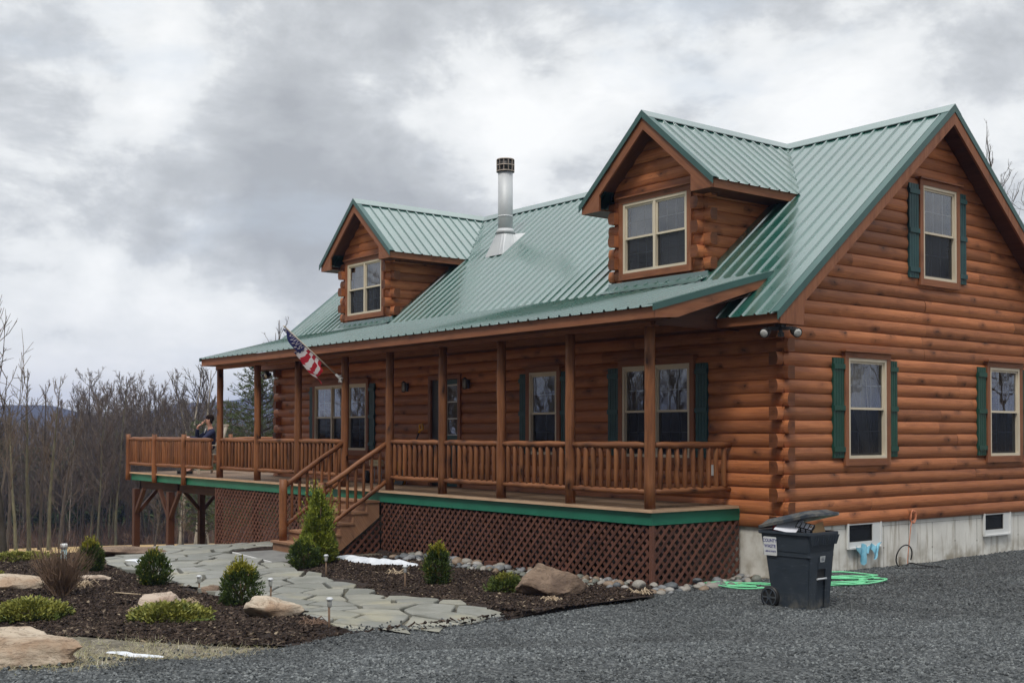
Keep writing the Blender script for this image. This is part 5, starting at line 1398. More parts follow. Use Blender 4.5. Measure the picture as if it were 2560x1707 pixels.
# rubbish inside the bin: things of their own
def loose(name,fn,mat,label,cat,loc,rot):
    m=MB();fn(m);o=m.build(name,mat);o.location=loc;o.rotation_euler=rot;return tag(o,label,cat)
loose('sheet_of_card',lambda m:m.plate([(-.15,-.10,0),(.13,-.12,.01),(.16,.09,.0),(-.11,.12,-.01)],(0,0,.004)),M['paper'],'white sheet of card sticking out below the raised bin lid','paper',(1.37,-1.60,-.060),(R(48),R(6),R(12)))
loose('red_carton',lambda m:m.box(-.04,.04,-.05,.05,-.1,.05),M['red'],'red carton at the left of the rubbish in the bin','carton',(1.18,-1.57,-.11),(R(10),R(8),R(20)))
loose('cardboard_box',lambda m:(m.plate([(0,-.14,0),(0,.14,0),(0,.15,.15),(0,-.13,.15)],(.006,0,0)),m.plate([(0,-.14,0),(-.14,-.14,0),(-.14,-.13,.12),(0,-.13,.15)],(0,.006,0)),m.plate([(0,.14,0),(-.14,.14,0),(-.14,.15,.12),(0,.15,.15)],(0,-.006,0))),M['card'],'open brown cardboard box at the right inside the bin','box',(1.64,-1.38,-.19),(R(8),R(-14),R(8)))
def pk(m):
    m.box(-.10,.10,-.05,.05,-.03,.03,0)
    for i in range(3):
        for j in range(2): m.box(-.09+i*.062,-.045+i*.062,-.0505-.0015,-.0505,-.025+j*.028,-.005+j*.028,1)
    for i in range(4): m.box(-.09+i*.048,-.055+i*.048,-.04,.04,.0305,.032,1)
o=loose('patterned_packet',pk,[M['black'],M['paper']] if False else M['black'],'black and white patterned packet between the white card and the cardboard','packet',(1.55,-1.53,-.085),(R(38),R(12),R(20)))
o.data.materials.append(M['paper'])
# ---- hose
r=random.Random(12)
def hose():
    P=[]
    def g(x,y,h): return Vector((x,y,gz(x,y)+.014+h))
    # supply from the porch corner, two long slack loops on the left, then the heap on the right
    for t in range(0,11): P.append(g(lerp(-.35,.30,t/10),-.62+.05*math.sin(t*.6),.0))
    for (cx,cy,a,b,ang,turns,h0) in ((-.05,-.62,.62,.13,.35,1.6,.01),(-.02,-.80,.42,.09,.25,1.2,.015),(.62,.15,.62,.20,1.0,2.1,.02),(.72,.38,.66,.26,.95,2.3,.03),(.55,.52,.52,.24,1.15,1.6,.045)):
        n=int(turns*18)
        for k in range(n):
            th=2*math.pi*k/18+ang*2;ra=a*(1+.16*math.sin(k*.37+cx*9));rb=b*(1+.3*math.sin(k*.23+cy*7))
            x=ra*math.cos(th);y=rb*math.sin(th)
            P.append(g(cx+x*math.cos(ang)-y*math.sin(ang),cy+x*math.sin(ang)+y*math.cos(ang),h0+.018*math.sin(k*.9)))
    # smooth
    for _ in range(3): P=[P[0]]+[(P[i-1]+P[i]*2+P[i+1])/4 for i in range(1,len(P)-1)]+[P[-1]]
    return P
m=MB();m.tube(hose(),.0105,7);tag(m.build('garden_hose',M['hose']),'bright green garden hose heaped on the gravel behind the bin','hose')
# ---- cords by the wall
m=MB();c=Vector((.035,2.91,-.25));P=[]
for k in range(40):
    a=k*.42;rr=.085+.014*math.sin(k*.9);P.append(c+Vector((.012*math.sin(k*.7),rr*.85*math.sin(a),rr*math.cos(a)+.02)))
P+=[c+Vector((.015,-.08,-.12)),c+Vector((.02,-.13,-.36)),c+Vector((.03,-.19,-.60)),c+Vector((.05,-.22,-.74))]
m.tube(P,.007,6);m.tube([(.0,2.91,-.155),(.07,2.91,-.150)],.008,6)
tag(m.build('hanging_cord',M['orange']),'orange cord coiled and hung on the lowest log','cord')
m=MB();P=[]
for k in range(26):
    a=-.4+k*.25;P.append(Vector((.10+.03*math.sin(a),2.58+.19*math.cos(a)*1.05,gz(.1,2.6)+.15+.17*math.sin(a))))
g0=lambda x,y,h=.012:Vector((x,y,gz(x,y)+h))
P+=[g0(.22,2.65),g0(.36,2.85),g0(.52,2.98),g0(.62,2.92),g0(.56,2.72),g0(.40,2.50),g0(.28,2.25),g0(.2,2.2)]
for _ in range(2): P=[P[0]]+[(P[i-1]+P[i]*2+P[i+1])/4 for i in range(1,len(P)-1)]+[P[-1]]
m.tube(P,.010,6);tag(m.build('black_cable',M['black']),'black cable looped against the concrete and trailing on the gravel','cable')
m=MB();m.tube([(.06,2.55,-1.0),(.045,2.56,-.80)],.02,8);tag(m.build('conduit_stub',M['stain']),'short grey pipe stub standing inside the black cable loop','pipe')
# ---- blue rag under the basement window
def rag():
    m=MB();n=26;k=9
    keys=[(1.50,.10),(1.58,.17),(1.63,.30),(1.68,.27),(1.73,.10),(1.80,.075),(1.88,.09),(1.93,.17),(1.99,.19),(2.05,.13),(2.10,.05)]
    def L(y):
        for (a,b),(c,d) in zip(keys,keys[1:]):
            if a<=y<=c:return lerp(b,d,(y-a)/(c-a))
        return .05
    I=[]
    for i in range(n+1):
        y=lerp(1.50,2.10,i/n);row=[]
        for j in range(k+1):
            f=j/k;row.append(m.pt((.035+.022*math.sin(y*52+f*3)+.02*math.sin(y*23)*f+.012,y+(1.82-y)*.25*f*(1 if y<1.75 or y>1.95 else .3),-.585-.03*math.sin((y-1.5)/.6*math.pi)*0+.03*math.sin(y*31)-L(y)*f)))
        I.append(row)
    for a,b in zip(I,I[1:]):
        for j in range(k): m.face_ids((a[j],b[j],b[j+1],a[j+1]),None,True)
    return m
tag(rag().build('blue_rag',M['rag'],fix=False),'crumpled light blue plastic rag hanging from the basement window sill','rag')
# ---- flag on the porch post
A=Vector((-8.925,-1.635,1.985));T=Vector((-9.27,-2.60,2.915))
fl_=empty('flag',tuple(A),0,'American flag on an angled wooden pole fixed to the porch post left of the steps','flag')
fi=Matrix.Translation(-A)
m=MB(lambda x,y,z:(x-A.x,y-A.y,z-A.z));m.tube([A+(T-A)*.04,A.lerp(T,.5),T],[.014,.013,.011],8);m.tube([T-(T-A)*.01,T+(T-A)*.03],[.02,.012],8);m.build('pole',M['paleboard'],fl_)
m=MB(lambda x,y,z:(x-A.x,y-A.y,z-A.z))
d=(T-A).normalized();m.tube([A+Vector((0,.03,0)),A+d*.02,A+d*.13],[.03,.03,.022],8)
for i in range(5):
    a=i*1.2566+.3;m.beam(A+Vector((0,-.02,0)),A+Vector((.075*math.cos(a),-.01,.075*math.sin(a))),.03,.02)
m.build('bracket',M['white'],fl_)
def flagcloth():
    m=MB(lambda x,y,z:(x-A.x,y-A.y,z-A.z));n=52;k=20
    side=Vector((.614,.788,0))
    def P(i,j):
        a=lerp(.985,.34,i/n);b=j/k
        p=A.lerp(T,a)
        t=i/n                                   # 0 tip, 1 lower end of the hoist
        drop=lerp(.05,.13,min(1,t/.5)) if t<.5 else lerp(.13,.42,sst(.5,.95,t))
        w=1-abs(b*2-1)
        fold=math.sin(b*9.4+t*4.0)*.055*(b**.5)+.03*math.sin(b*21+t*7)*b
        q=p+Vector((0,0,-1))*drop*b*(1+.10*math.sin(b*7+t*12))+side*(fold+(-.10*b if t>.5 else -.02*b))+Vector((0,-.05*b*math.sin(t*5),0))
        return q
    for i in range(n):
        for j in range(k):
            t=(i+.5)/n;b=(j+.5)/k
            stripe=int(t*13)
            if t<.56:
                mi=2
                u=(t*13*1.6)%1;v_=(b*9+(.5 if int(t*13*1.6)%2 else 0))%1
                if .25<u<.8 and .3<v_<.75: mi=1
            else: mi=0 if stripe%2==0 else 1
            m.face([P(i,j),P(i+1,j),P(i+1,j+1),P(i,j+1)],None,mi,True)
    return m
flagcloth().build('cloth',[M['flagred'],M['flagwhite'],M['flagblue']],fl_,fix=False)
# ---- things on the porch floor
bn.scale=(.98,.98,1.04)
o=empty('snow_shovel',(-8.72,-.16,0),0,'dark shafted shovel with a yellow D grip leaning on the porch wall','shovel')
m=MB();m.tube([(-.22,-.12,.25),(-.02,.02,.78),(.13,.03,1.00)],.014,8);m.build('shaft',M['black'],o)
m=MB();m.tube([(.13,.03,1.00),(.165,.03,1.05),(.15,.03,1.15),(.24,.03,1.16),(.265,.03,1.07),(.165,.03,1.04)],.024,8);m.build('grip',M['yellow'],o)
m=MB();m.hexa([(-.40,-.20,.01),(-.10,-.20,.01),(-.10,-.18,.01),(-.40,-.18,.01),(-.37,-.13,.28),(-.08,-.13,.28),(-.08,-.11,.28),(-.37,-.11,.28)]);m.build('blade',M['black'],o)
m=MB();m.tube([(-9.32,-.16,0),(-9.30,-.15,.12),(-9.29,-.12,.42),(-9.29,-.11,.46)],[.075,.07,.05,.02],10);m.tube([(-9.12,-.16,0),(-9.13,-.15,.15),(-9.14,-.12,.44)],[.07,.06,.03],10);m.box(-9.31,-9.13,-.17,-.13,.05,.16)
tag(m.build('yellow_scoop',M['yellow']),'yellow plastic scoop standing behind the first balusters right of the steps','scoop')
o=empty('cream_lantern',(-10.02,-.20,0),0,'small cream two panel box on thin legs behind the stair balusters','lantern')
m=MB();m.box(-.17,.17,-.06,.06,.34,.395);m.box(-.17,.17,-.06,.06,.405,.46);m.build('panel',M['cream'],o,bevel=.006)
m=MB()
for x in (-.14,.14):
    for y in (-.04,.04): m.tube([(x,y,0),(x*.9,y,.34)],.008,5)
m.build('legs',M['steel'],o)
m=MB();m.tube([(-10.16,-.33,.0),(-10.16,-.33,.05),(-10.17,-.33,.20),(-10.17,-.33,.25)],[.04,.075,.07,.03],12);tag(m.build('black_pot',M['black']),'black pot standing below the small cream box on the porch','pot')
# ---- chair and seated person on the deck
PXY=(-17.05,-.74)
def chair(loc,rz,label):
    o=empty('deck_chair',loc,rz,label,'chair')
    m=MB()
    for i in range(5): m.box(-.27,.27,-.28+i*.108,-.18+i*.108,.46,.485)
    m.build('seat',M['paleboard'],o)
    m=MB()
    for i in range(5): x=-.235+i*.1;m.hexa([(x,.24,.46),(x+.085,.24,.46),(x+.085,.265,.46),(x,.265,.46),(x,.46,1.17),(x+.085,.46,1.17),(x+.085,.48,1.17),(x,.48,1.17)])
    m.beam((-.25,.465,1.18),(.27,.465,1.18),.05,.045);m.beam((-.25,.30,.62),(.27,.30,.62),.03,.05)
    m.build('backrest',M['paleboard'],o)
    for sx in (-1,1):
        for y in (-.25,.24):
            m=MB();m.box(sx*.27-.025,sx*.27+.025,y-.025,y+.025,0,.68);m.build('leg',M['paleboard'],o)
        m=MB();m.box(sx*.29-.05,sx*.29+.05,-.32,.32,.682,.705);m.build('armrest',M['paleboard'],o)
    return o
chair((PXY[0],PXY[1],0),R(-6),'pale wooden deck chair under the seated person')
def skin(name,J,E,mat,parent,sub=2):
    names=list(J);me=bpy.data.meshes.new(name);me.from_pydata([J[n][0] for n in names],[(names.index(a),names.index(b)) for a,b in E],[])
    o=bpy.data.objects.new(name,me);COL.objects.link(o);o.parent=parent
    md=o.modifiers.new('skin','SKIN');md.use_smooth_shade=True
    if not me.skin_vertices:
        with bpy.context.temp_override(object=o,active_object=o): bpy.ops.mesh.customdata_skin_add()
    for i,n in enumerate(names):
        r_=J[n][1];sv=me.skin_vertices[0].data[i];sv.radius=(r_,r_) if not hasattr(r_,'__len__') else r_;sv.use_root=(i==0)
    s_=o.modifiers.new('subdivision','SUBSURF');s_.levels=sub;s_.render_levels=sub
    me.materials.append(mat);return o
pe=empty('person',(PXY[0],PXY[1]+.06,.48),R(-8),'person in a navy jacket sitting on the deck with one hand to the face','person')
J={'hip':((0,.02,.10),.12),'waist':((0,.05,.27),.11),'chest':((0,.07,.45),.125),'neckb':((0,.06,.60),.07),'neck':((0,.045,.67),.052),'headb':((0,.02,.75),.075),'head':((0,.01,.83),.088),'crown':((0,.025,.90),.066),
 'sr':((-.17,.06,.54),.055),'er':((-.27,-.20,.36),.042),'wr':((-.115,-.22,.66),.028),'sl':((.17,.06,.54),.055),'el':((.20,-.20,.33),.042),'wl':((.02,-.50,.40),.028),
 'hr':((-.09,-.03,.06),.085),'kr':((-.14,-.47,.07),.058),'ar':((-.14,-.46,-.38),.04),'tr':((-.15,-.62,-.43),.035),'hl':((.09,-.03,.06),.085),'kl':((.14,-.47,.07),.058),'al':((.14,-.46,-.38),.04),'tl':((.15,-.62,-.43),.035),
 'palr':((-.075,-.15,.72),.026),'pall':((-.03,-.57,.395),.026)}
E=[('hip','waist'),('waist','chest'),('chest','neckb'),('neckb','neck'),('neck','headb'),('headb','head'),('head','crown'),('chest','sr'),('sr','er'),('er','wr'),('wr','palr'),('chest','sl'),('sl','el'),('el','wl'),('wl','pall'),
 ('hip','hr'),('hr','kr'),('kr','ar'),('ar','tr'),('hip','hl'),('hl','kl'),('kl','al'),('al','tl')]
skin('body',J,E,M['skin'],pe)
def hand(p,d,up,name):
    p=Vector(p);d=Vector(d).normalized();u=Vector(up);s_=d.cross(u).normalized();u=s_.cross(d)
    m=MB()
    for k,(o_,L) in enumerate(((-.027,.060),(-.009,.070),(.009,.066),(.026,.052))):
        a=p+s_*o_+d*.02;b=a+d*L*.5+u*.004;c=b+d*L*.3-u*.016;e=c+d*L*.12-u*.022;m.tube([a,b,c,e],[.0095,.009,.0082,.006],6)
    a=p+s_*.03;m.tube([a,a+s_*.024+d*.025,a+s_*.03+d*.05-u*.008],[.011,.0095,.007],6)
    m.build(name,M['skin'],pe)
hand(J['palr'][0],(.35,.45,.75),(0,-1,.3),'fingers');hand(J['pall'][0],(-.6,-.75,-.1),(0,0,1),'fingers')
JJ={k:(J[k][0],J[k][1]) for k in ('waist','chest','neckb','sr','er','wr','sl','el','wl','hip')}
JJ={'hip':((0,.02,.08),.15),'waist':((0,.05,.25),.145),'chest':((0,.07,.44),.155),'neckb':((0,.065,.585),.095),'sr':((-.175,.06,.535),.078),'er':((-.275,-.20,.355),.062),'wr':((-.135,-.22,.625),.044),'sl':((.175,.06,.535),.078),'el':((.205,-.20,.325),.062),'wl':((.045,-.47,.395),.044)}
skin('jacket',JJ,[('hip','waist'),('waist','chest'),('chest','neckb'),('chest','sr'),('sr','er'),('er','wr'),('chest','sl'),('sl','el'),('el','wl')],M['navy'],pe)
JT={'hip':((0,.02,.09),.135),'hr':((-.095,-.05,.07),.10),'kr':((-.14,-.46,.08),.075),'ar':((-.14,-.45,-.36),.055),'hl':((.095,-.05,.07),.10),'kl':((.14,-.46,.08),.075),'al':((.14,-.45,-.36),.055)}
skin('trousers',JT,[('hip','hr'),('hr','kr'),('kr','ar'),('hip','hl'),('hl','kl'),('kl','al')],M['jeans'],pe)
m=MB();m.plate([(-.05,-.055,.62),(.05,-.055,.62),(.0,-.10,.50)],(0,.012,0));m.build('shirt_collar',M['shirt'],pe)
m=MB()
for s in (-1,1):
    m.box(s*.14-.05,s*.14+.05,-.70,-.43,-.475,-.41)
m.build('shoes',M['black'],pe,bevel=.02)
def ball(name,c,rad,mat,seg=14,sc=(1,1,1),parent=None):
    bm=bmesh.new();bmesh.ops.create_uvsphere(bm,u_segments=seg,v_segments=seg-4,radius=rad)
    for f in bm.faces:f.smooth=True
    me=bpy.data.meshes.new(name);bm.to_mesh(me);bm.free();me.materials.append(mat);o=bpy.data.objects.new(name,me);COL.objects.link(o);o.location=c;o.scale=sc;o.parent=parent;return o
ball('hair',(0,.045,.868),.103,M['hair'],18,(.98,1.02,.92),pe)
m=MB();m.tube([(-.085,.03,.86),(-.092,.05,.80),(-.08,.07,.74)],[.03,.035,.02],8);m.tube([(.085,.03,.86),(.092,.05,.80),(.08,.07,.74)],[.03,.035,.02],8);m.build('side_hair',M['hair'],pe)
m=MB();m.tube([(0,-.068,.835),(0,-.088,.805),(0,-.096,.792),(0,-.075,.785)],[.010,.014,.017,.008],8);m.build('nose',M['skin'],pe)
for s in (-1,1):
    ball('eye',(s*.033,-.066,.832),.012,M['hair'],10,(1.2,.6,.7),pe);ball('ear',(s*.088,.015,.815),.026,M['skin'],10,(.4,.8,1.2),pe)
m=MB();m.tube([(-.024,-.072,.757),(0,-.079,.755),(.024,-.072,.757)],[.004,.007,.004],6);m.build('mouth',simple('lips',(.40,.15,.13)),pe)
m=MB()
for s in (-1,1): m.tube([(s*.034+.024*math.cos(a*.63),-.083,.832+.017*math.sin(a*.63)) for a in range(10)],.0035,4,closed=True)
m.tube([(-.01,-.087,.835),(.01,-.087,.835)],.003,4);m.build('glasses',M['black'],pe)
# ================================================================== TREES
def bare_tree(seed,H,r0,first=.35,spread=.26,nl=14,up=.9,subs=6,tw=4,lean=0,rmin=.006,detail=3,multi=1):
    r=random.Random(seed);T=MB();C=MB()
    def stem(p,d,L,r0,n,bend):
        pts=[p.copy()];
        for k in range(n):
            d=(d+Vector((r.gauss(0,bend),r.gauss(0,bend),.0))).normalized();p=p+d*(L/n);pts.append(p.copy())
        return pts,d
    for s in range(multi):
        d=Vector((r.gauss(0,.05)+lean,r.gauss(0,.05),1)).normalized()
        if multi>1: a=6.28*s/multi+r.random();d=Vector((math.cos(a)*.16,math.sin(a)*.16,1)).normalized()
        tp,_=stem(Vector((0,0,-.3)),d,H*(1 if s==0 else r.uniform(.75,.95))+.3,r0,9,.035)
        rr=[max(rmin,r0*(1-i/9.3)**.8*(1 if i else 1.25)) for i in range(10)]
        T.tube(tp,rr,7,False)
        for i in range(nl):
            f=lerp(first,.97,(i+r.random()*.6)/nl);k=min(8,int(f*9));p=tp[k].lerp(tp[k+1],f*9-k)
            a=i*2.4+r.uniform(-.5,.5);L=H*spread*(1.15-(f-first)/(1-first)*.8)*r.uniform(.6,1.15)
            d=Vector((math.cos(a),math.sin(a),up*r.uniform(.7,1.3))).normalized()
            rb=max(rmin,rr[k]*.42)
            pts=[p];dd=d
            for q in range(4):
                dd=(dd+Vector((r.gauss(0,.1),r.gauss(0,.1),.16))).normalized();pts.append(pts[-1]+dd*L/4)
            C.tube(pts,[max(rmin,rb*(1-q/4.6)) for q in range(5)],4,False,sm=False)
            for j in range(subs):
                g=lerp(.25,1,(j+r.random())/subs);q=min(3,int(g*4));sp_=pts[q].lerp(pts[q+1],g*4-q)
                sd=(dd+Vector((r.gauss(0,.55),r.gauss(0,.55),r.gauss(.15,.35)))).normalized();sl_=L*r.uniform(.28,.5)
                sps=[sp_,sp_+sd*sl_*.5,sp_+(sd+Vector((0,0,.2))).normalized()*sl_]
                C.tube(sps,[max(rmin,rb*.4),max(rmin*.9,rb*.28),rmin*.7],3,False,sm=False)
                for t_ in range(tw):
                    tp_=sps[1].lerp(sps[2],r.random()) if r.random()<.7 else sps[0].lerp(sps[1],r.random())
                    td=(sd+Vector((r.gauss(0,.6),r.gauss(0,.6),r.gauss(.2,.4)))).normalized()
                    C.tube([tp_,tp_+td*sl_*r.uniform(.25,.55)],[rmin*.75,rmin*.45],3,False,sm=False)
    return T,C
def tree_thing(name,T,C,bm,tm,loc,rz,label,cat='tree',group=None,s=1):
    o=empty(name,loc,rz,label,cat,group);o.scale=(s,s,s)
    T.build('trunk',bm,o,fix=False);C.build('crown',tm,o,fix=False);return o
CAMP=(10.1907,-12.538,.9896);FPX=2953.2957;YAW=.9085
def place(u,dist):
    """ground point at picture bearing u and horizontal distance dist from the viewpoint"""
    a=YAW-math.atan((u-1280)/FPX)
    return CAMP[0]-dist*math.sin(a),CAMP[1]+dist*math.cos(a)
rt=random.Random(77);FRONT=[]
protos=[]
WL='leafless grey tree in the wood beyond the field';WG_='leafless trees of the wood beyond the field'
specs=[(1,11,.105,.42,.20,15,1.3,'bark'),(2,11.5,.09,.50,.17,13,1.5,'bark_moss'),(3,10.5,.11,.38,.22,15,1.1,'bark'),(4,12,.125,.45,.20,16,1.2,'bark_moss'),(5,11,.08,.5,.16,12,1.6,'bark'),(6,11,.10,.48,.19,14,1.3,'bark_pale'),(7,10,.075,.42,.18,12,1.4,'bark')]
for sd,h,r0,f,spd,nl,up,bk in specs:
    T,C=bare_tree(sd,h,r0*.85,f*.62,spd*1.05,nl+9,up*.85,7,6,rmin=.0125)
    protos.append([tree_thing('bare_tree',T,C,M[bk],M['twig'],(0,0,-50),0,WL,group=WG_),h,False])
def put_tree(pi,u,dist,Ht,label=None):
    pr_=protos[pi];x,y=place(u,dist);z=G(x,y)-.1
    if not pr_[2]: o=pr_[0];pr_[2]=True
    else: o=copy_tree(pr_[0])
    o.location=(x,y,z);o.rotation_euler=(0,0,rt.uniform(0,6.28));s=Ht/pr_[1];o.scale=(s*rt.uniform(.85,1.15),)*2+(s,)
    return o
def profile(u):
    # height of the wood's upper outline (m above the viewpoint at 100 m)
    b=1.2
    if 195<u<425: b=3.9
    elif 425<=u<560: b=3.4
    elif 40<u<190: b=1.6
    return b
# evenly spread front rows, then depth
n=0
for row,(d0,d1,cnt) in enumerate(((84,92,44),(90,102,56),(100,118,60),(116,140,50))):
    for i in range(cnt):
        u=lerp(-120,760,(i+rt.random())/cnt);d=rt.uniform(d0,d1);x,y=place(u,d);z=G(x,y)
        top=CAMP[2]+(profile(u)*d/100)*rt.uniform(.35,1.0) if row>0 or rt.random()<.4 else CAMP[2]+d/100*rt.uniform(-2.2,1.)
        put_tree(rt.choice((0,1,1,2,3,4,5,6,6)),u,d,max(5,top-z));n+=1
# the taller ones that stand up against the cloud
TL='tall leafless grey tree rising above the rest of the wood'
for u,d,v in ((205,86,985),(246,84,960),(262,88,935),(292,85,950),(318,90,945),(345,86,955),(372,88,965),(395,86,960),(232,92,990)):
    put_tree(rt.choice((0,2,3)),u,d,CAMP[2]+(1083-v)/FPX*d-G(*place(u,d)))
bt=[]
for k,(u,d,v,sd) in enumerate(((455,74,915,31),(492,72,925,32),(520,76,930,33))):
    x,y=place(u,d);h=CAMP[2]+(1083-v)/FPX*d-G(x,y)
    T,C=bare_tree(sd,h,.15,.40,.22,15,1.7,6,4,rmin=.017)
    tree_thing('bare_tree',T,C,M['bark_pale'],M['bark'],(x,y,G(x,y)-.1),0,('pale leafless tree with steep branches nearest the deck post','pale leafless tree with steep branches just left of the seated person','pale leafless tree with steep branches behind the seated person')[(1,0,2)[k]] if False else ('pale tall leafless tree, left of the three behind the deck rail','pale tall leafless tree, middle of the three behind the deck rail','pale tall leafless tree, right of the three behind the deck rail')[k],group='pale tall trees behind the deck rail')
# medium trees with thin stems at the left, before the hill
for k,(u,d,v,sd) in enumerate(((18,62,985,41),(75,58,930,42),(100,64,965,43),(125,60,945,44),(150,66,965,45),(45,66,1005,46))):
    x,y=place(u,d);h=CAMP[2]+(1083-v)/FPX*d-G(x,y)
    T,C=bare_tree(sd,h,.10,.42,.2,12,1.9,5,3,rmin=.012)
    tree_thing('bare_tree',T,C,M['bark_moss'] if k%2 else M['bark'],M['twig'],(x,y,G(x,y)-.1),0,'slender leafless tree standing before the blue hill',group='slender trees before the blue hill')
# small trees seen below the deck
for k,(u,d,v,sd) in enumerate(((387,66,1215,51),(460,64,1235,52),(520,68,1240,53),(640,60,1200,54))):
    x,y=place(u,d);h=max(2.5,CAMP[2]+(1083-v)/FPX*d-G(x,y))
    T,C=bare_tree(sd,h,.07,.25,.3,14,.8,6,4,rmin=.012)
    tree_thing('bare_tree',T,C,M['bark'],M['twig'],(x,y,G(x,y)-.05),0,'small rounded leafless tree seen below the deck',group='small trees seen below the deck')
# sapling in the bed at the left
x,y=-11.4,-6.85
T,C=bare_tree(61,3.95,.078,.30,.46,15,2.0,6,3,rmin=.0075)
tree_thing('sapling',T,C,M['bark'],M['twig'],(x,y,G(x,y)),1.2,'slim leafless sapling with upswept branches at the back of the mulch bed')
# behind the gable on the right
for k,(u,d,v,sd,r0) in enumerate(((2500,36,470,71,.10),(2525,38,435,72,.10),(2556,33,372,73,.11),(2590,34,430,74,.1),(2465,40,560,75,.09),(2545,42,520,76,.09))):
    x,y=place(u,d);h=CAMP[2]+(1083-v)/FPX*d-G(x,y)
    T,C=bare_tree(sd,h,r0,.35,.2,16,1.5,4,3,rmin=.0065)
    tree_thing('bare_tree',T,C,M['bark'],M['bark'],(x,y,G(x,y)),0,'leafless tree top showing past the right slope of the roof',group='tree tops beyond the right slope of the roof')
for k,(u,d,v,sd) in enumerate(((742,46,792,81),(700,50,835,82))):
    x,y=place(u,d);h=CAMP[2]+(1083-v)/FPX*d-G(x,y)
    T,C=bare_tree(sd,h,.10,.4,.18,12,1.6,4,2,rmin=.010)
    tree_thing('bare_tree',T,C,M['bark'],M['bark'],(x,y,G(x,y)),0,('leafless tree with a few twigs showing above the left slope of the main roof','leafless tree beyond the left end of the porch roof')[k])
# trees on the other sides of the yard (they show in the window panes)
for k in range(64):
    if k<30: a=R(rt.uniform(200,238));d=rt.uniform(34,62)
    else: a=R(rt.uniform(25,75));d=rt.uniform(36,64)
    x=-2+d*math.cos(a);y=-1+d*math.sin(a)
    o=copy_tree(protos[rt.choice((0,2,3))][0]);s=rt.uniform(.9,1.25);o.scale=(s,s,s);o.location=(x,y,G(x,y));o.rotation_euler=(0,0,rt.uniform(0,6))
    o['label']='leafless grey tree across the yard from the house';o['group']='trees across the yard'
for k in range(56):  # spots for the added evergreens that screen off low sky
    o=None
    FRONT.append((R(rt.uniform(240,300)),rt.uniform(30,50)))
# pines
def pine(name,u,d,v,rad,seed,label,n=22):
    r=random.Random(seed);x,y=place(u,d);z=G(x,y);h=CAMP[2]+(1083-v)/FPX*d-z
    o=empty(name,(x,y,z),0,label,'pine tree');T=MB();F=MB()
    T.tube([(0,0,-.2),(.05,0,h*.5),(0,.05,h*.98)],[.16,.10,.02],7)
    for w in range(n):
        f=lerp(.10,.985,w/n);nb=7
        for k in range(nb):
            a=w*1.1+k*6.283/nb+r.uniform(-.3,.3);L=rad*(1-f)**.62*r.uniform(.65,1.12)+.18
            d_=Vector((math.cos(a),math.sin(a),r.uniform(.1,.45)));p=Vector((0,0,h*f))
            e=p+d_*L;T.tube([p,p+d_*L*.6,e+Vector((0,0,.1*L))],[.028,.018,.007],3,False,sm=False)
            nt=max(3,int(L/.16))
            for t in range(nt):
                g=lerp(.25,1.04,t/nt);c=p+d_*L*g+Vector((r.gauss(0,.10),r.gauss(0,.10),r.gauss(.04,.07)))
                for q in range(9):
                    leaf(F,c,d_*.6+Vector((r.gauss(0,.7),r.gauss(0,.7),r.gauss(.45,.45))),r.uniform(.11,.24),.014,0,r)
    T.build('trunk',M['bark'],o,fix=False);F.build('crown',M['pine'],o,fix=False)
pine('pine_tree',652,50,900,2.9,3,'green pine standing beyond the far end of the porch',26)
pine('pine_tree',505,66,1045,2.0,4,'low green pine behind the seated person',18)
pine('pine_tree',575,58,1000,1.6,6,'smaller green pine between the last two porch posts',20)
# dark evergreens deep inside the wood
hp=None
for k in range(72):
    u=lerp(-120,760,(k+rt.random())/72);d=rt.uniform(96,140);x,y=place(u,d)
    if hp is None:
        r=random.Random(5);hp=empty('hemlock_tree',(0,0,0),0,'dark evergreen standing deep in the wood','evergreen','dark evergreens deep in the wood');T=MB();F=MB();T.tube([(0,0,0),(0,0,8)],[.15,.03],6)
        for w in range(24):
            f=lerp(.03,.98,w/24)
            for kk in range(9):
                a=w*.9+kk*.7;L=2.3*(1-f)**.8*r.uniform(.7,1.15)+.15;d_=Vector((math.cos(a),math.sin(a),-.12));p=Vector((0,0,8*f))
                for t in range(max(2,int(L/.25))):
                    c=p+d_*L*lerp(.2,1,t/max(2,int(L/.25)))
                    for q in range(4): leaf(F,c+Vector((r.gauss(0,.1),r.gauss(0,.1),r.gauss(0,.08))),d_+Vector((r.gauss(0,.5),r.gauss(0,.5),r.gauss(-.1,.3))),r.uniform(.25,.5),.07,0,r)
        T.build('trunk',M['bark'],hp,fix=False);F.build('crown',M['pine'],hp,fix=False);o=hp
    else: o=copy_tree(hp)
    s=rt.uniform(.8,1.2);o.location=(x,y,G(x,y));o.scale=(s*1.15,s*1.15,s);o.rotation_euler=(0,0,rt.uniform(0,6))
for a,d in FRONT:  # out of view, added to cut the low sky light reaching the porch
    o=copy_tree(hp);s=rt.uniform(1.0,1.5);x=-2+d*math.cos(a);y=-1+d*math.sin(a);o.scale=(s*1.1,s*1.1,s);o.location=(x,y,G(x,y));o.rotation_euler=(0,0,rt.uniform(0,6));o['label']='unseen evergreen added to keep low sky light off the porch';o['group']='unseen evergreens added to darken the porch'
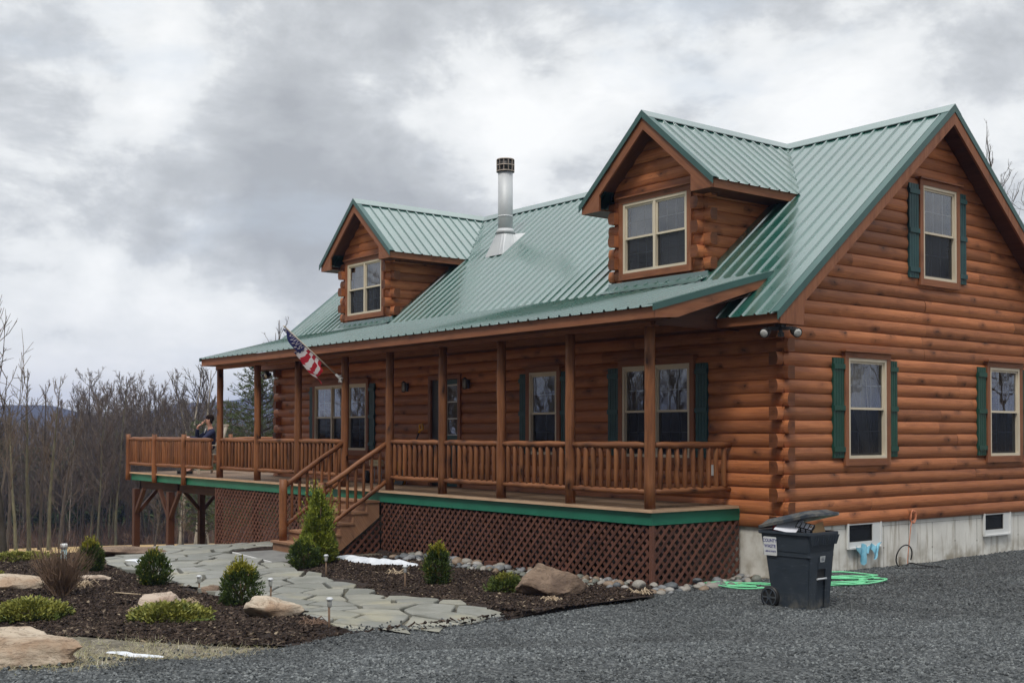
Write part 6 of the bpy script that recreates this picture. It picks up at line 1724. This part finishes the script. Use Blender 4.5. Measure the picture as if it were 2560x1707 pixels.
# undergrowth along the wood's edge
bm_=MB()
for k in range(3600):
    u=rt.uniform(-140,800);d=rt.uniform(84,110);x,y=place(u,d);z=G(x,y)-.1;h=rt.uniform(.5,1.9)*(1.25 if u>430 else .9)*(1.3 if d>86 else .7)
    a=rt.uniform(0,6.28);dx,dy=math.cos(a)*h*.35,math.sin(a)*h*.35
    bm_.tube([(x,y,z),(x+dx*.4,y+dy*.4,z+h*.6),(x+dx,y+dy,z+h)],[.022,.016,.008],3,False,sm=False)
    for q in range(3):
        f=rt.uniform(.3,.8);bx,by,bz=x+dx*f,y+dy*f,z+h*f;bm_.tube([(bx,by,bz),(bx+rt.gauss(0,.3),by+rt.gauss(0,.3),bz+rt.uniform(.1,.5))],[.014,.006],3,False,sm=False)
tag(bm_.build('undergrowth',M['brush'],fix=False),kind='stuff',label='reddish brown leafless undergrowth at the edge of the wood')
# ================================================================== AIR, SKY, LIGHT, CAMERA
t=NT('thin_haze')
pv=t.n('ShaderNodeVolumePrincipled');pv.inputs['Color'].default_value=(.42,.53,.95,1);pv.inputs['Density'].default_value=HAZE;pv.inputs['Anisotropy'].default_value=.2
t.t.links.new(pv.outputs[0],t.out.inputs['Volume'])
if HAZE>0:
    m=MB();m.box(-1560,1560,-1560,1560,-80,52);tag(m.build('haze',t.mat),kind='stuff',label='thin blue air softening the far hill')
wd=bpy.data.worlds.new('World');SC.world=wd;wd.use_nodes=True;nt=wd.node_tree;nt.nodes.clear()
t=NT.__new__(NT);t.t=nt;t.mat=None
out=t.n('ShaderNodeOutputWorld')
SUN_EL=R(56)
sv=Vector((.52,-.85,0)).normalized()*math.cos(SUN_EL);sv.z=math.sin(SUN_EL)
sky=t.n('ShaderNodeTexSky',_sky_type='NISHITA');sky.sun_disc=False;sky.sun_elevation=SUN_EL;sky.sun_rotation=math.atan2(sv.x,sv.y)
d=t.coord('Generated')
nd=t.n('ShaderNodeVectorMath',_operation='NORMALIZE');nt.links.new(d,nd.inputs[0]);d=nd.outputs[0]
sp=t.n('ShaderNodeSeparateXYZ');nt.links.new(d,sp.inputs[0])
zz=t.math('ADD',t.math('MAXIMUM',sp.outputs[2],0.0),.16)
cv=t.n('ShaderNodeCombineXYZ');nt.links.new(t.math('DIVIDE',sp.outputs[0],zz),cv.inputs[0]);nt.links.new(t.math('DIVIDE',sp.outputs[1],zz),cv.inputs[1]);nt.links.new(t.math('MULTIPLY',sp.outputs[2],3.2),cv.inputs[2])
c=cv.outputs[0]
n1=t.noise(t.mapv(c,(1,1,1),(3.3,1.7,0)),.75,7,.56,.3)
n2=t.noise(t.mapv(c,(1,1,1),(8.1,4.2,2)),2.3,7,.6,.7)
n3=t.noise(t.mapv(d,(1,1,1.9)),8.5,9,.62,.25)
n4=t.noise(t.mapv(d,(1,1,1.8),(2,5,1)),3.4,10,.6,.35)
val=t.math('ADD',t.math('MULTIPLY',n1,.22),t.math('ADD',t.math('MULTIPLY',n2,.06),t.math('ADD',t.math('MULTIPLY',n3,.34),t.math('MULTIPLY',n4,.48))))
val=t.math('ADD',t.math('MULTIPLY',t.math('SUBTRACT',val,.5),SKYG),.5)
# wandering direction used to give the large masses ragged edges
wn=t.n('ShaderNodeTexNoise');nt.links.new(d,wn.inputs['Vector']);wn.inputs['Scale'].default_value=5.5;wn.inputs['Detail'].default_value=6
wv=t.n('ShaderNodeVectorMath',_operation='MULTIPLY_ADD');nt.links.new(wn.outputs['Color'],wv.inputs[0]);wv.inputs[1].default_value=(.17,.17,.17);nt.links.new(d,wv.inputs[2])
wo=t.n('ShaderNodeVectorMath',_operation='SUBTRACT');nt.links.new(wv.outputs[0],wo.inputs[0]);wo.inputs[1].default_value=(.085,.085,.085)
wnn=t.n('ShaderNodeVectorMath',_operation='NORMALIZE');nt.links.new(wo.outputs[0],wnn.inputs[0])
def dirof(u,v):
    f=Vector((-math.sin(YAW),math.cos(YAW),0));rr=Vector((math.cos(YAW),math.sin(YAW),0));return (f*FPX+rr*(u-1280)+Vector((0,0,1))*(1083-v)).normalized()
for (u,v,rin,rout,amt) in SKYB:
    dp=t.n('ShaderNodeVectorMath',_operation='DOT_PRODUCT');nt.links.new(wnn.outputs[0],dp.inputs[0]);dp.inputs[1].default_value=dirof(u,v)
    val=t.math('ADD',val,t.mr(dp.outputs['Value'],math.cos(R(rout)),math.cos(R(rin)),0,amt))
cl=t.ramp(val,SKYR)
cl=t.mix(1,cl,(SKYM,SKYM,SKYM),'MULTIPLY')
low=t.mr(sp.outputs[2],-.02,.16,1,0)
hz=t.mix(t.math('MULTIPLY',low,.15),cl,(.72*SKYM,.75*SKYM,.77*SKYM))
blu=t.mr(t.noise(t.mapv(d,(1,1,2),(7,3,1)),4.2,6,.55,.3),.55,.70,0,.35)
hz=t.mix(blu,hz,(.58*SKYM,.665*SKYM,.76*SKYM))
zen=t.mr(sp.outputs[2],.36,.95,1.,ZEN)
hz=t.mix(1,hz,zen,'MULTIPLY')
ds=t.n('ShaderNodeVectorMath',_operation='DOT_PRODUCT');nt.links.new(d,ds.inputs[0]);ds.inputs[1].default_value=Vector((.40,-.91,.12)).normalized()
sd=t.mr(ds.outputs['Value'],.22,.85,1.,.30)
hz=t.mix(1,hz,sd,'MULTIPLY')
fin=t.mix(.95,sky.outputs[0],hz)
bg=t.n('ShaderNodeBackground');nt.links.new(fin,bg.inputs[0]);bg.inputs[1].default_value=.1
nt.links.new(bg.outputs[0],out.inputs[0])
su=bpy.data.lights.new('sun','SUN');su.energy=SUNE;su.angle=R(SUNA);su.color=(1,.955,.89)
so_=bpy.data.objects.new('sun',su);COL.objects.link(so_);so_.rotation_euler=sv.to_track_quat('Z','Y').to_euler()
cam=bpy.data.cameras.new('camera');co=bpy.data.objects.new('camera',cam);COL.objects.link(co)
pi_,ro=.0204,.0016
fw=Vector((-math.sin(YAW)*math.cos(pi_),math.cos(YAW)*math.cos(pi_),math.sin(pi_)));r0=Vector((math.cos(YAW),math.sin(YAW),0));u0=r0.cross(fw)
rr=r0*math.cos(ro)+u0*math.sin(ro);uu=-r0*math.sin(ro)+u0*math.cos(ro)
mt=Matrix((rr,uu,-fw)).transposed().to_4x4();mt.translation=Vector(CAMP);co.matrix_world=mt
cam.sensor_width=36;cam.lens=FPX/2560*36;cam.shift_y=169.25/2560;cam.clip_end=6000;cam.clip_start=.1
SC.camera=co
vs_=SC.view_settings;vs_.view_transform='Standard';vs_.look='None';vs_.exposure=EXPO;vs_.gamma=1;vs_.use_curve_mapping=False
SC.render.resolution_x=1024;SC.render.resolution_y=682
SC.cycles.volume_bounces=0;SC.cycles.transparent_max_bounces=12;SC.cycles.max_bounces=6;SC.cycles.diffuse_bounces=3;SC.cycles.glossy_bounces=3
